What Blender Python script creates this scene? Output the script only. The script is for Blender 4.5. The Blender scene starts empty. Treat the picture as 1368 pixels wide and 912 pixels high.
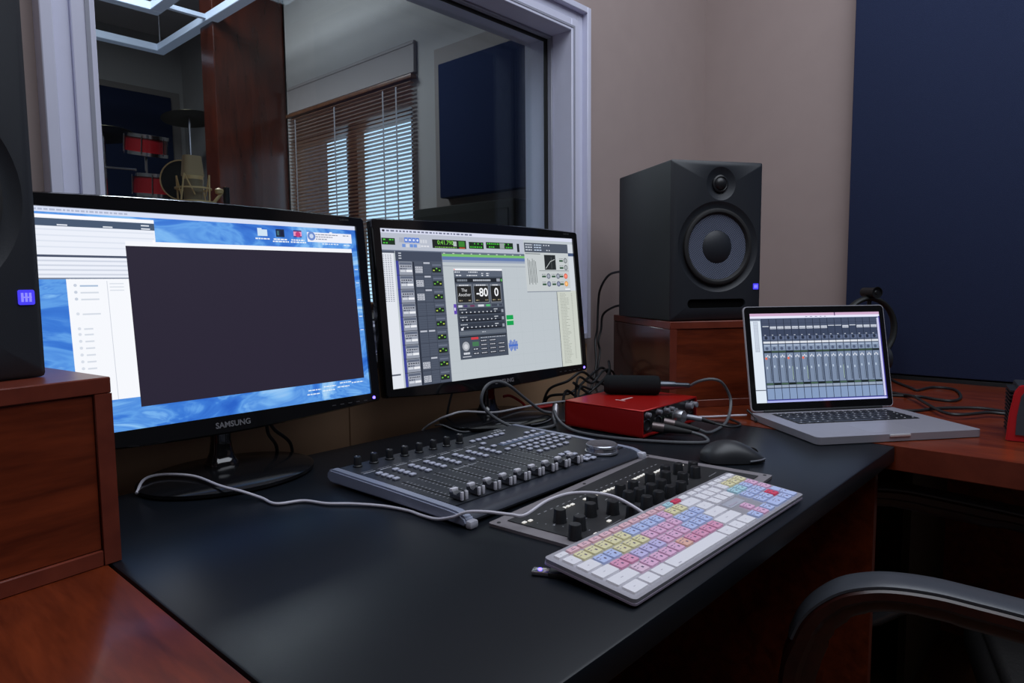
import bpy, bmesh, math, random
from mathutils import Matrix, Vector
random.seed(7)
C = bpy.context.scene.collection
D = 0.75            # height of the worktops above the floor
PI = math.pi
def R(a): return math.radians(a)
def lin(c):
    c = c / 255.0
    return c / 12.92 if c <= 0.04045 else ((c + 0.055) / 1.055) ** 2.4
def rgb(r, g, b): return (lin(r), lin(g), lin(b), 1.0)

# ------------------------------------------------------------------ camera
cam_d = bpy.data.cameras.new('camera'); cam = bpy.data.objects.new('camera', cam_d); C.objects.link(cam)
rt = Vector((0.6751039, -0.7376684, -0.0089522)); up = Vector((0.0698804, 0.0518638, 0.9962062)); fw = Vector((0.7344055, 0.6731683, -0.0865620))
M = Matrix.Identity(4)
for i in range(3):
    M[i][0] = rt[i]; M[i][1] = up[i]; M[i][2] = -fw[i]
M[0][3], M[1][3], M[2][3] = 0.15073, -1.09505, 0.30945 + D
cam.matrix_world = M
cam_d.sensor_width = 36.0; cam_d.lens = 902.209 / 1368 * 36.0; cam_d.clip_start = 0.02
bpy.context.scene.camera = cam

# ------------------------------------------------------------------ view, world, lights
vs = bpy.context.scene.view_settings
vs.view_transform = 'Standard'; vs.look = 'None'; vs.gamma = 1; vs.use_curve_mapping = False; vs.exposure = 0.0
w = bpy.data.worlds.new('daylight'); bpy.context.scene.world = w; w.use_nodes = True
w.node_tree.nodes['Background'].inputs[0].default_value = (0.62, 0.80, 1.0, 1); w.node_tree.nodes['Background'].inputs[1].default_value = 1.5
def area(name, loc, rot, sx, sy, energy, col):
    l = bpy.data.lights.new(name, 'AREA'); l.shape = 'RECTANGLE'; l.size = sx; l.size_y = sy; l.energy = energy; l.color = col
    o = bpy.data.objects.new(name, l); C.objects.link(o); o.location = loc; o.rotation_euler = rot
    return o
area('ceiling_bounce_light', (1.15, -1.20, 2.69), (0, 0, 0), 2.3, 1.9, 44, (0.84, 0.90, 1.0))  # broad overhead fill standing for flash bounced off the whole ceiling
area('live_room_light_source', (1.3, 2.6, 3.1), (0, 0, 0), 0.9, 1.1, 42, (0.93, 0.95, 1.0))

# ------------------------------------------------------------------ materials
_m = {}
def mat(name, col, rough=0.5, metal=0.0, spec=0.5, coat=0.0, emis=None, es=0.0, noise=None, bump=0.0, bscale=200.0):
    if name in _m: return _m[name]
    m = bpy.data.materials.new(name); m.use_nodes = True; nt = m.node_tree; b = nt.nodes['Principled BSDF']
    b.inputs['Base Color'].default_value = col if len(col) == 4 else (*col, 1)
    b.inputs['Roughness'].default_value = rough; b.inputs['Metallic'].default_value = metal
    b.inputs['Specular IOR Level'].default_value = spec; b.inputs['Coat Weight'].default_value = coat; b.inputs['Coat Roughness'].default_value = 0.08
    if emis:
        b.inputs['Emission Color'].default_value = (*emis[:3], 1); b.inputs['Emission Strength'].default_value = es
    if noise or bump:
        tc = nt.nodes.new('ShaderNodeTexCoord'); n = nt.nodes.new('ShaderNodeTexNoise'); n.inputs['Scale'].default_value = bscale; n.inputs['Detail'].default_value = 4
        nt.links.new(tc.outputs['Object'], n.inputs['Vector'])
        if noise:
            mx = nt.nodes.new('ShaderNodeMix'); mx.data_type = 'RGBA'
            mx.inputs[6].default_value = tuple(c * (1 - noise) for c in col[:3]) + (1,); mx.inputs[7].default_value = tuple(min(1, c * (1 + noise)) for c in col[:3]) + (1,)
            nt.links.new(n.outputs[0], mx.inputs[0]); nt.links.new(mx.outputs[2], b.inputs['Base Color'])
        if bump:
            bp = nt.nodes.new('ShaderNodeBump'); bp.inputs['Strength'].default_value = bump; bp.inputs['Distance'].default_value = 0.002
            nt.links.new(n.outputs[0], bp.inputs['Height']); nt.links.new(bp.outputs[0], b.inputs['Normal'])
    _m[name] = m
    return m
def wood(name, c1, c2, rough, stretch=(1, 1, 1), coat=0.0, rot=0.0, scale=7.0):
    if name in _m: return _m[name]
    m = bpy.data.materials.new(name); m.use_nodes = True; nt = m.node_tree; b = nt.nodes['Principled BSDF']
    tc = nt.nodes.new('ShaderNodeTexCoord'); mp = nt.nodes.new('ShaderNodeMapping'); mp.inputs['Scale'].default_value = stretch; mp.inputs['Rotation'].default_value = (0, 0, rot)
    n = nt.nodes.new('ShaderNodeTexNoise'); n.inputs['Scale'].default_value = scale; n.inputs['Detail'].default_value = 6; n.inputs['Distortion'].default_value = 0.6
    n2 = nt.nodes.new('ShaderNodeTexNoise'); n2.inputs['Scale'].default_value = scale * 6; n2.inputs['Detail'].default_value = 3
    add = nt.nodes.new('ShaderNodeMath'); add.operation = 'MULTIPLY_ADD'; add.inputs[1].default_value = 0.35
    cr = nt.nodes.new('ShaderNodeValToRGB'); cr.color_ramp.elements[0].position = 0.45; cr.color_ramp.elements[1].position = 0.85
    cr.color_ramp.elements[0].color = (*c1, 1); cr.color_ramp.elements[1].color = (*c2, 1)
    L = nt.links.new
    L(tc.outputs['Object'], mp.inputs[0]); L(mp.outputs[0], n.inputs['Vector']); L(mp.outputs[0], n2.inputs['Vector'])
    L(n2.outputs[0], add.inputs[0]); L(n.outputs[0], add.inputs[2]); L(add.outputs[0], cr.inputs[0]); L(cr.outputs[0], b.inputs['Base Color'])
    b.inputs['Roughness'].default_value = rough; b.inputs['Coat Weight'].default_value = coat; b.inputs['Coat Roughness'].default_value = 0.1
    _m[name] = m
    return m
WALL = mat('beige_wall_paint', (0.40, 0.318, 0.298, 1), 0.75, noise=0.05, bump=0.05, bscale=14)
LIVE = mat('grey_wall_paint', (0.38, 0.37, 0.36, 1), 0.8, noise=0.05, bscale=9)
CEIL = mat('white_ceiling_paint', (0.68, 0.67, 0.68, 1), 0.9, noise=0.02, bscale=9)
FLOOR = wood('brown_laminate_floor', (0.05, 0.02, 0.008), (0.12, 0.05, 0.02), 0.45, (1, 8, 1))
CH1, CH2 = (0.080, 0.0115, 0.003), (0.190, 0.031, 0.008)
CHX = wood('cherry_laminate_lengthways', CH1, CH2, 0.33, (0.7, 5, 5), coat=0.15)
CHY = wood('cherry_laminate_crossways', CH1, CH2, 0.30, (5, 0.7, 5), rot=0.25, coat=0.12)
CHE = wood('cherry_edge_banding', (0.12, 0.022, 0.012), (0.18, 0.035, 0.018), 0.35, (2, 2, 2))
DARKW = wood('dark_cherry_veneer', (0.040, 0.009, 0.005), (0.085, 0.017, 0.008), 0.25, (3, 3, 0.5), coat=0.35)
BLACKTOP = mat('black_laminate', (0.0065, 0.0085, 0.012, 1), 0.33, spec=0.24, noise=0.25, bump=0.02, bscale=500)
BLUEF = mat('navy_acoustic_fabric', (0.028, 0.040, 0.092, 1), 0.95, spec=0.15, noise=0.12, bump=0.5, bscale=600)
WHITEF = mat('white_powder_coated_aluminium', (0.70, 0.71, 0.86, 1), 0.38, noise=0.03, bscale=30)
GREYF = mat('grey_aluminium_bead', (0.34, 0.35, 0.42, 1), 0.35)
RUBBER = mat('black_rubber', (0.012, 0.012, 0.013, 1), 0.7)
BLKM = mat('matte_black_plastic', (0.017, 0.020, 0.026, 1), 0.48, noise=0.1, bump=0.08, bscale=900)
BLKP = mat('black_plastic', (0.012, 0.013, 0.015, 1), 0.38)
BLKG = mat('gloss_black_plastic', (0.006, 0.006, 0.007, 1), 0.08, spec=0.6, coat=0.5)
BLKV = mat('black_vinyl_wrap', (0.010, 0.013, 0.013, 1), 0.55, noise=0.2, bump=0.25, bscale=700)
SILV = mat('silver_plastic', (0.36, 0.37, 0.42, 1), 0.35, metal=0.5)
ALU = mat('brushed_aluminium', (0.36, 0.35, 0.40, 1), 0.36, metal=0.30, noise=0.03, bscale=60)
CHROME = mat('chrome', (0.75, 0.75, 0.78, 1), 0.15, metal=1.0)
GREYP = mat('grey_plate', (0.22, 0.20, 0.215, 1), 0.45, metal=0.1)
BTN = mat('pale_grey_rubber_button', (0.50, 0.52, 0.63, 1), 0.45)
WPRT = mat('white_print', (0.62, 0.62, 0.66, 1), 0.6)
REDM = mat('red_anodised_metal', (0.46, 0.010, 0.008, 1), 0.30, metal=0.35, spec=0.6, noise=0.03, bscale=300)
CBLK = mat('black_cable_rubber', (0.016, 0.018, 0.020, 1), 0.45)
CGRY = mat('dark_grey_cable_rubber', (0.085, 0.09, 0.10, 1), 0.45)
CWHT = mat('white_cable_rubber', (0.58, 0.56, 0.63, 1), 0.42)
CLGT = mat('light_grey_cable_rubber', (0.33, 0.33, 0.36, 1), 0.45)
CRED = mat('red_cable_rubber', (0.42, 0.02, 0.02, 1), 0.4)
LEDB = mat('blue_power_led', (0.02, 0.02, 0.2, 1), 0.4, emis=(0.10, 0.07, 1.0), es=7.0)
LEDBADGE = mat('blue_lit_badge', (0.02, 0.02, 0.2, 1), 0.4, emis=(0.060, 0.045, 0.85), es=1.0)
LEDBADGE2 = mat('pale_lit_mark', (0.2, 0.2, 0.5, 1), 0.4, emis=(0.22, 0.20, 1.0), es=1.0)
LEDW = mat('white_lit_button', (0.6, 0.6, 0.6, 1), 0.4, emis=(1, 0.95, 0.85), es=0.45)
LEDY = mat('amber_lit_button', (0.6, 0.4, 0.1, 1), 0.4, emis=(1, 0.55, 0.15), es=0.25)
FOAM = mat('black_foam_windshield', (0.016, 0.018, 0.020, 1), 0.95, spec=0.1, noise=0.4, bump=1.0, bscale=900)
GOLD = mat('champagne_gold_metal', (0.88, 0.62, 0.30, 1), 0.42, metal=0.25)
CONE = mat('woven_blue_grey_cone', (0.085, 0.10, 0.145, 1), 0.38, spec=0.6)

# ------------------------------------------------------------------ mesh helpers
def T(x=0, y=0, z=0): return Matrix.Translation((x, y, z))
def RZ(a): return Matrix.Rotation(a, 4, 'Z')
def RX(a): return Matrix.Rotation(a, 4, 'X')
def RY(a): return Matrix.Rotation(a, 4, 'Y')
def nb(): return bmesh.new()
def _fin(bm, vs_, fs, mi, M):
    for f in fs: f.material_index = mi
    if M is not None: bmesh.ops.transform(bm, matrix=M, verts=vs_)
def box(bm, x0, x1, y0, y1, z0, z1, mi=0, M=None, bev=0.0, seg=2):
    v = [bm.verts.new(p) for p in ((x0,y0,z0),(x1,y0,z0),(x1,y1,z0),(x0,y1,z0),(x0,y0,z1),(x1,y0,z1),(x1,y1,z1),(x0,y1,z1))]
    fs = [bm.faces.new([v[i] for i in q]) for q in ((0,3,2,1),(4,5,6,7),(0,1,5,4),(1,2,6,5),(2,3,7,6),(3,0,4,7))]
    if bev > 0:
        es = {e for f in fs for e in f.edges}
        r = bmesh.ops.bevel(bm, geom=list(es), offset=bev, segments=seg, profile=0.5, affect='EDGES', clamp_overlap=True)
        fs = set(r['faces']) | {f for f in fs if f.is_valid}
        for x in r['verts']:
            for f in x.link_faces: fs.add(f)
        fs = list(fs); v = list({x for f in fs for x in f.verts})
    _fin(bm, v, fs, mi, M)
    return fs
def prism(bm, poly, z0, z1, mi=0, M=None, top=None):
    a = [bm.verts.new((x, y, z0)) for x, y in poly]; t = top or poly
    b = [bm.verts.new((x, y, z1)) for x, y in t]; n = len(poly)
    fs = [bm.faces.new(a[::-1]), bm.faces.new(b)] + [bm.faces.new((a[i], a[(i+1) % n], b[(i+1) % n], b[i])) for i in range(n)]
    _fin(bm, a + b, fs, mi, M); return fs
def rrect(x0, x1, y0, y1, r, n=4):
    out = []
    for cx, cy, a0 in ((x1-r, y1-r, 0), (x0+r, y1-r, PI/2), (x0+r, y0+r, PI), (x1-r, y0+r, 1.5*PI)):
        for k in range(n+1):
            a = a0 + PI/2*k/n; out.append((cx + r*math.cos(a), cy + r*math.sin(a)))
    return out
def circ(cx, cy, r, n=32, ry=None):
    return [(cx + r*math.cos(2*PI*k/n), cy + (ry or r)*math.sin(2*PI*k/n)) for k in range(n)]
def lathe(bm, prof, n=32, mi=0, M=None, sx=1.0, sy=1.0):
    rings = []; allv = []
    for r, z in prof:
        if r <= 1e-6: ring = [bm.verts.new((0, 0, z))]
        else: ring = [bm.verts.new((r*sx*math.cos(2*PI*k/n), r*sy*math.sin(2*PI*k/n), z)) for k in range(n)]
        rings.append(ring); allv += ring
    fs = []
    for a, b in zip(rings, rings[1:]):
        for k in range(n):
            k2 = (k+1) % n
            if len(a) == 1 and len(b) == 1: continue
            if len(a) == 1: fs.append(bm.faces.new((a[0], b[k2], b[k])))
            elif len(b) == 1: fs.append(bm.faces.new((a[k], a[k2], b[0])))
            else: fs.append(bm.faces.new((a[k], a[k2], b[k2], b[k])))
    if len(rings[0]) > 1 and prof[0][0] > 1e-6 and lathe.cap: fs.append(bm.faces.new(rings[0][::-1]))
    if len(rings[-1]) > 1 and lathe.cap: fs.append(bm.faces.new(rings[-1]))
    _fin(bm, allv, fs, mi, M); return fs
lathe.cap = True
def olathe(bm, prof, **k):
    lathe.cap = False; r = lathe(bm, prof, **k); lathe.cap = True; return r
def cyl(bm, p, q, r, n=16, mi=0, r2=None):
    p = Vector(p); q = Vector(q); d = q - p
    M = T(*p) @ d.to_track_quat('Z', 'Y').to_matrix().to_4x4()
    return lathe(bm, [(r, 0), (r2 if r2 is not None else r, d.length)], n, mi, M)
def cr(pts, n=6):
    P = [Vector(p) for p in pts]; P = [2*P[0]-P[1]] + P + [2*P[-1]-P[-2]]; out = []
    for i in range(1, len(P)-2):
        for k in range(n):
            t = k/n; a, b, c, d = P[i-1:i+3]
            out.append(0.5*((2*b) + (c-a)*t + (2*a-5*b+4*c-d)*t*t + (3*b-a-3*c+d)*t**3))
    out.append(P[-2]); return out
def tube(bm, pts, r, n=8, mi=0, smooth=6, radii=None):
    P = cr(pts, smooth) if smooth > 1 else [Vector(p) for p in pts]
    N = len(P); rings = []; up_ = Vector((0.13, 0.21, 1)).normalized(); fs = []
    for i, p in enumerate(P):
        t = (P[min(i+1, N-1)] - P[max(i-1, 0)]).normalized()
        x = t.cross(up_)
        if x.length < 1e-3: x = t.orthogonal()
        x.normalize(); y = x.cross(t).normalized(); up_ = y
        rr = r if radii is None else radii[min(int(i/(N-1)*(len(radii)-1)+0.5), len(radii)-1)]
        rings.append([bm.verts.new(p + rr*(x*math.cos(2*PI*k/n) + y*math.sin(2*PI*k/n))) for k in range(n)])
    for a, b in zip(rings, rings[1:]):
        for k in range(n): fs.append(bm.faces.new((a[k], a[(k+1) % n], b[(k+1) % n], b[k])))
    fs.append(bm.faces.new(rings[0][::-1])); fs.append(bm.faces.new(rings[-1]))
    for f in fs: f.material_index = mi
    return fs
def fill_loops(bm, loops, y=0.0, mi=0):
    """flat face in the xz plane at y, first loop outer, the others holes"""
    es = []; rings = []
    for lp in loops:
        v = [bm.verts.new((x, y, z)) for x, z in lp]; rings.append(v)
        es += [bm.edges.new((v[i], v[(i+1) % len(v)])) for i in range(len(v))]
    r = bmesh.ops.triangle_fill(bm, use_beauty=True, use_dissolve=False, edges=es, normal=(0, -1, 0))
    for f in r['geom']:
        if isinstance(f, bmesh.types.BMFace): f.material_index = mi
    return rings
def text_bm(bm, s, size, M, mi=0, depth=0.0, bold=0.0):
    cu = bpy.data.curves.new('t', 'FONT'); cu.body = s; cu.size = size; cu.align_x = 'CENTER'; cu.align_y = 'CENTER'; cu.extrude = depth; cu.offset = bold; cu.resolution_u = 3
    o = bpy.data.objects.new('t', cu); C.objects.link(o); bpy.context.view_layer.update()
    me = bpy.data.meshes.new_from_object(o.evaluated_get(bpy.context.evaluated_depsgraph_get()))
    n0 = len(bm.verts); f0 = len(bm.faces); bm.from_mesh(me)
    bm.verts.ensure_lookup_table(); bm.faces.ensure_lookup_table()
    bmesh.ops.transform(bm, matrix=M, verts=bm.verts[n0:])
    fs = bm.faces[f0:]
    for f in fs: f.material_index = mi
    bpy.data.objects.remove(o); bpy.data.curves.remove(cu); bpy.data.meshes.remove(me)
    return fs
def obj(name, bm, m, parent=None, smooth=True, loc=None, label=None, recalc=True):
    if recalc: bmesh.ops.recalc_face_normals(bm, faces=bm.faces[:])
    me = bpy.data.meshes.new(name); bm.to_mesh(me); bm.free()
    for x in (m if isinstance(m, (list, tuple)) else [m]): me.materials.append(x)
    if smooth:
        me.shade_smooth(); me.set_sharp_from_angle(angle=R(38))
    o = bpy.data.objects.new(name, me); C.objects.link(o)
    if parent: o.parent = parent
    if loc: o.location = loc
    if label: o['label'] = label
    return o
def again(o, loc, parent=None, label=None):
    c = o.copy(); C.objects.link(c); c.parent = parent or o.parent; c.location = loc
    if label: c['label'] = label
    return c
def thing(name, label, cat, loc=(0, 0, 0), rz=0.0, group=None):
    o = bpy.data.objects.new(name, None); o.empty_display_size = 0.05; C.objects.link(o); o.location = loc; o.rotation_euler = (0, 0, rz)
    o['label'] = label; o['category'] = cat
    if group: o['group'] = group
    return o
def tag(o, label, cat, group=None):
    o['label'] = label; o['category'] = cat
    if group: o['group'] = group
    return o
def struct(name, bm=None, m=None, smooth=False):
    if bm is None:
        o = bpy.data.objects.new(name, None); C.objects.link(o)
    else: o = obj(name, bm, m, smooth=smooth)
    o['kind'] = 'structure'; return o

# ================================================================== ROOM SHELL
YW = 0.12; WT = 0.15; XR = 2.55; XL = -1.3; YB = -3.1; HC = 2.75; HL = 3.2; YF = 5.2; XLR = 2.6
bm = nb(); box(bm, XL-0.2, 3.1, YB-0.2, YF+0.3, -0.1, 0.0); struct('floor', bm, FLOOR)
bm = nb(); box(bm, XL-0.2, XR+0.2, YB-0.2, YW, HC, HC+0.1); struct('ceiling', bm, CEIL)
bm = nb(); box(bm, XL-0.2, 3.1, YW+WT, YF+0.3, HL, HL+0.1); struct('ceiling_live_room', bm, CEIL)
# front wall with the opening of the control-room window
WX0, WX1, WZ0, WZ1 = 0.500, 1.724, 0.955, 1.775
bm = nb()
box(bm, XL-0.2, WX0, YW, YW+WT, 0, HL); box(bm, WX1, 3.1, YW, YW+WT, 0, HL)
box(bm, WX0, WX1, YW, YW+WT, 0, WZ0); box(bm, WX0, WX1, YW, YW+WT, WZ1, HL)
struct('wall_front', bm, WALL)
bm = nb(); box(bm, XR, XR+0.15, YB-0.2, YW, 0, HC+0.1); struct('wall_right', bm, WALL)
bm = nb(); box(bm, -0.6, 0.955, YW-0.010, YW, 0, D+0.125, bev=0.001, seg=1); box(bm, 0.957, 1.80, YW-0.010, YW, 0, D+0.125, bev=0.001, seg=1); struct('trim_2', bm, mat('tan_wall_cladding', (0.68, 0.43, 0.26, 1), 0.6, noise=0.06, bscale=12))
bm = nb(); box(bm, XL-0.15, XL, YB-0.2, YW, 0, HC+0.1); struct('wall_left', bm, WALL)
bm = nb(); box(bm, XL, XR, YB-0.15, YB, 0, HC+0.1); struct('wall_back', bm, mat('dark_low_reflection_wall', (0.035, 0.035, 0.04, 1), 0.9))  # unseen wall coloured dark to weaken its reflection in the window glass
# live room beyond the glass
bm = nb(); box(bm, XL, 3.1, YF, YF+0.15, 0, HL+0.1); struct('wall_far', bm, LIVE)
bm = nb(); box(bm, XL-0.15, XL, YW+WT, YF+0.15, 0, HL+0.1); struct('wall_far_left', bm, LIVE)
OY0, OY1, OZ0, OZ1 = 1.88, 3.17, 0.90, 2.03
bm = nb()
box(bm, XLR, XLR+0.09, YW+WT, OY0, 0, HL+0.05); box(bm, XLR, XLR+0.09, OY1, 3.26, 0, HL+0.05)
box(bm, XLR, XLR+0.09, OY0, OY1, 0, OZ0); box(bm, XLR, XLR+0.09, OY0, OY1, OZ1, HL+0.05)
struct('wall_far_right', bm, LIVE)
bm = nb(); box(bm, 2.73, 2.88, 3.42, YF, 0, HL+0.05); struct('wall_far_right_recess', bm, LIVE)
bm = nb(); box(bm, 2.12, 2.88, 3.22, 3.40, 0, HL, bev=0.004); box(bm, 2.60, 2.90, 3.20, 3.44, 0, HL)
struct('trim_1', bm, DARKW)

# control-room window: outer casing, flat band, inner bead, two panes
win = struct('window_1'); win.location = (0, 0, 0)
def frame_ring(bm, x0, x1, z0, z1, wd, y0, y1, mi=0, bev=0.0015):
    for a in ((x0, x0+wd, z0, z1), (x1-wd, x1, z0, z1), (x0+wd, x1-wd, z1-wd, z1), (x0+wd, x1-wd, z0, z0+wd)):
        box(bm, a[0], a[1], y0, y1, a[2], a[3], mi, bev=bev, seg=1)
fx0, fx1, fz0, fz1 = 0.438, 1.786, 0.893, 1.837
bm = nb(); frame_ring(bm, fx0, fx1, fz0, fz1, 0.017, 0.085, 0.121)
frame_ring(bm, fx0+0.017, fx1-0.017, fz0+0.017, fz1-0.017, 0.026, 0.103, 0.121)
frame_ring(bm, fx0+0.043, fx1-0.043, fz0+0.043, fz1-0.043, 0.033, 0.097, 0.18)
obj('window_frame', bm, WHITEF, win)
bm = nb(); frame_ring(bm, fx0+0.0755, fx1-0.0755, fz0+0.0755, fz1-0.0755, 0.007, 0.165, 0.181); frame_ring(bm, fx0+0.062, fx1-0.062, fz0+0.062, fz1-0.062, 0.006, 0.0955, 0.098, bev=0)
obj('window_bead', bm, GREYF, win)
bm = nb(); frame_ring(bm, fx0+0.076, fx1-0.076, fz0+0.076, fz1-0.076, 0.012, 0.181, 0.190, bev=0); obj('gasket', bm, RUBBER, win)
bm = nb(); frame_ring(bm, WX0, WX1, WZ0, WZ1, 0.016, 0.19, 0.27, bev=0); obj('window_lining', bm, WHITEF, win)
gm = bpy.data.materials.new('window_glass'); gm.use_nodes = True; _t = gm.node_tree; _t.nodes.remove(_t.nodes['Principled BSDF'])
_tr = _t.nodes.new('ShaderNodeBsdfTransparent'); _tr.inputs[0].default_value = (0.93, 0.96, 0.97, 1); _gl = _t.nodes.new('ShaderNodeBsdfGlossy'); _gl.inputs['Roughness'].default_value = 0.0; _gl.inputs[0].default_value = (0.9, 0.95, 1, 1)
_lw = _t.nodes.new('ShaderNodeLayerWeight'); _pw = _t.nodes.new('ShaderNodeMath'); _pw.operation = 'POWER'; _pw.inputs[1].default_value = 5.0
_fr = _t.nodes.new('ShaderNodeMath'); _fr.operation = 'MULTIPLY_ADD'; _fr.inputs[1].default_value = 0.75; _fr.inputs[2].default_value = 0.022; _mx = _t.nodes.new('ShaderNodeMixShader')
_t.links.new(_lw.outputs['Facing'], _pw.inputs[0]); _t.links.new(_pw.outputs[0], _fr.inputs[0])
_t.links.new(_fr.outputs[0], _mx.inputs[0]); _t.links.new(_tr.outputs[0], _mx.inputs[1]); _t.links.new(_gl.outputs[0], _mx.inputs[2]); _t.links.new(_mx.outputs[0], _t.nodes['Material Output'].inputs[0])
for y in (0.190, 0.245):
    bm = nb(); box(bm, 0.512, 1.712, y, y+0.006, 0.967, 1.763); obj('pane', bm, gm, win, smooth=False)

# live-room window with casements behind the blind
win2 = struct('window_2')
WBR = wood('brown_window_wood', (0.09, 0.035, 0.016), (0.17, 0.07, 0.03), 0.4, (4, 4, 1))
bm = nb()
for a in ((OY0, OY0+0.04, OZ0, OZ1), (OY1-0.03, OY1, OZ0, OZ1), (2.44, 2.55, OZ0, OZ1), (OY0, OY1, OZ1-0.05, OZ1), (OY0, OY1, OZ0, OZ0+0.05)):
    box(bm, 2.62, 2.68, a[0], a[1], a[2], a[3], bev=0.003, seg=1)
obj('window_frame', bm, WBR, win2)
bm = nb(); box(bm, 2.65, 2.656, OY0+0.04, 2.45, OZ0+0.04, OZ1-0.04); box(bm, 2.65, 2.656, 2.54, OY1-0.04, OZ0+0.04, OZ1-0.04); obj('pane', bm, gm, win2, smooth=False)

# ================================================================== LIVE ROOM CONTENTS
bl = thing('venetian_blind', 'brown wooden venetian blind hanging over the sunlit window beyond the glass', 'blind', (2.575, 2.49, 2.19))
BLS = mat('brown_wooden_slat', (0.30, 0.15, 0.085, 1), 0.30, spec=0.6, noise=0.15, bscale=30)
bm = nb(); box(bm, -0.02, 0.02, -0.66, 0.66, -0.022, 0.0, bev=0.003); obj('head_rail', bm, WBR, bl)
sl = nb(); box(sl, -0.0125, 0.0125, -0.645, 0.645, -0.0009, 0.0009)
bmesh.ops.transform(sl, matrix=RY(R(11)), verts=sl.verts)
s0 = None; z = -0.040
for k in range(54):
    if s0 is None: s0 = obj('slat', sl, BLS, bl, smooth=False, loc=(0, 0, z))
    else: again(s0, (0, 0, z))
    z -= 0.0222
bm = nb(); box(bm, -0.014, 0.014, -0.645, 0.645, z-0.012, z, bev=0.002); obj('bottom_rail', bm, BLS, bl)
bm = nb()
for y in (-0.52, -0.40, 0.09, 0.55):
    box(bm, -0.0150, -0.0145, y-0.006, y+0.006, z, -0.045)
obj('ladder_cord', bm, CLGT, bl)
bm = nb(); box(bm, -0.004, 0.018, -0.66, 0.66, 0, 0.17, bev=0.003, seg=1); box(bm, -0.007, -0.004, -0.66, 0.66, 0.150, 0.160)  # ghost reflection of the blind in the glazing, built as a board
tag(obj('blind_ghost_board', bm, mat('taupe_ghost_band', (0.30, 0.275, 0.27, 1), 0.7, noise=0.03, bscale=20)), 'plain grey board above the wooden blind, added for its ghost reflection in the glass', 'ghost reflection').location = (2.58, 2.49, 2.2)
BRD = mat('taupe_border_and_ghost', (0.24, 0.215, 0.20, 1), 0.85, noise=0.05, bscale=40)
t = thing('acoustic_panel', 'navy acoustic panel on the live room wall right of the blind', 'acoustic panel', (XLR, 1.255, 1.50))
bm = nb(); box(bm, -0.07, -0.01, -0.33, 0.33, 0.0, 0.675, bev=0.006); obj('fabric_face', bm, mat('dark_navy_fabric', (0.010, 0.017, 0.050, 1), 0.95, spec=0.1, noise=0.12, bscale=300), t)
bm = nb(); box(bm, -0.015, -0.001, -0.40, 0.42, -0.04, 0.78, bev=0.002); obj('border_and_ghost', bm, BRD, t)  # lighter border put in for the panel's ghost in the double glazing
bm = nb(); box(bm, -0.30, -0.01, -0.36, 0.30, 0, 1.42, bev=0.01); box(bm, -0.305, -0.30, -0.33, 0.27, 0.05, 1.38)
tag(obj('bass_trap', bm, mat('dark_olive_fabric', (0.012, 0.013, 0.010, 1), 0.95, noise=0.2, bscale=200)), 'dark olive bass trap standing under the navy panel beyond the glass', 'bass trap').location = (XLR, 1.22, 0)
t = thing('acoustic_panel', 'navy acoustic panel on the far live room wall behind the drum kit', 'acoustic panel', (0, YF, 0))
bm = nb(); box(bm, 0.2, 2.60, -0.07, -0.01, 0.3, 2.68, bev=0.006); obj('fabric_face', bm, mat('dark_navy_fabric', (0.010, 0.017, 0.050, 1), 0.95, spec=0.1, noise=0.12, bscale=300), t)
bm = nb(); box(bm, 0.15, 2.69, -0.02, 0, 0.25, 2.74, bev=0.002); obj('border_and_ghost', bm, BRD, t)

# two glowing frames added for pale lines reflected in the window glass
LT = mat('pale_reflection_glow', (0.55, 0.62, 0.75, 1), 0.5, emis=(0.36, 0.44, 0.62), es=0.2)
def glow_frame(x0, x1, y0, y1, wd, z, label):
    t = thing('reflection_glow_frame', label, 'added frame', (0, 0, z), 0, 'added glowing frames under the live room ceiling')
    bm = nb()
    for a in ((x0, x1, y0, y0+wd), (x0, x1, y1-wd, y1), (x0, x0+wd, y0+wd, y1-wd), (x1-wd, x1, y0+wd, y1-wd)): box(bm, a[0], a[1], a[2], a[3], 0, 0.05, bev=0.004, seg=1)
    obj('reflection_glow_bar', bm, LT, t)
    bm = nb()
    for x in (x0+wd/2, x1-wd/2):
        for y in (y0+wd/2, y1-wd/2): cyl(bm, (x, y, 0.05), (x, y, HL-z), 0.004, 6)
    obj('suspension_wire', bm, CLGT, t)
glow_frame(0.3, 2.16, 1.2, 4.10, 0.07, 2.70, 'outer pale square frame added under the live room ceiling for a reflection in the glass')
glow_frame(0.55, 1.86, 1.5, 3.38, 0.07, 2.70, 'inner smaller pale frame added inside the outer one for a reflection in the glass')
bm = nb(); box(bm, 1.86, 2.09, 3.24, 3.27, 2.715, 2.74); tag(obj('reflection_glow_rail', bm, LT), 'thin glowing rail added between the inner and outer pale frames', 'rail')

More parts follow.
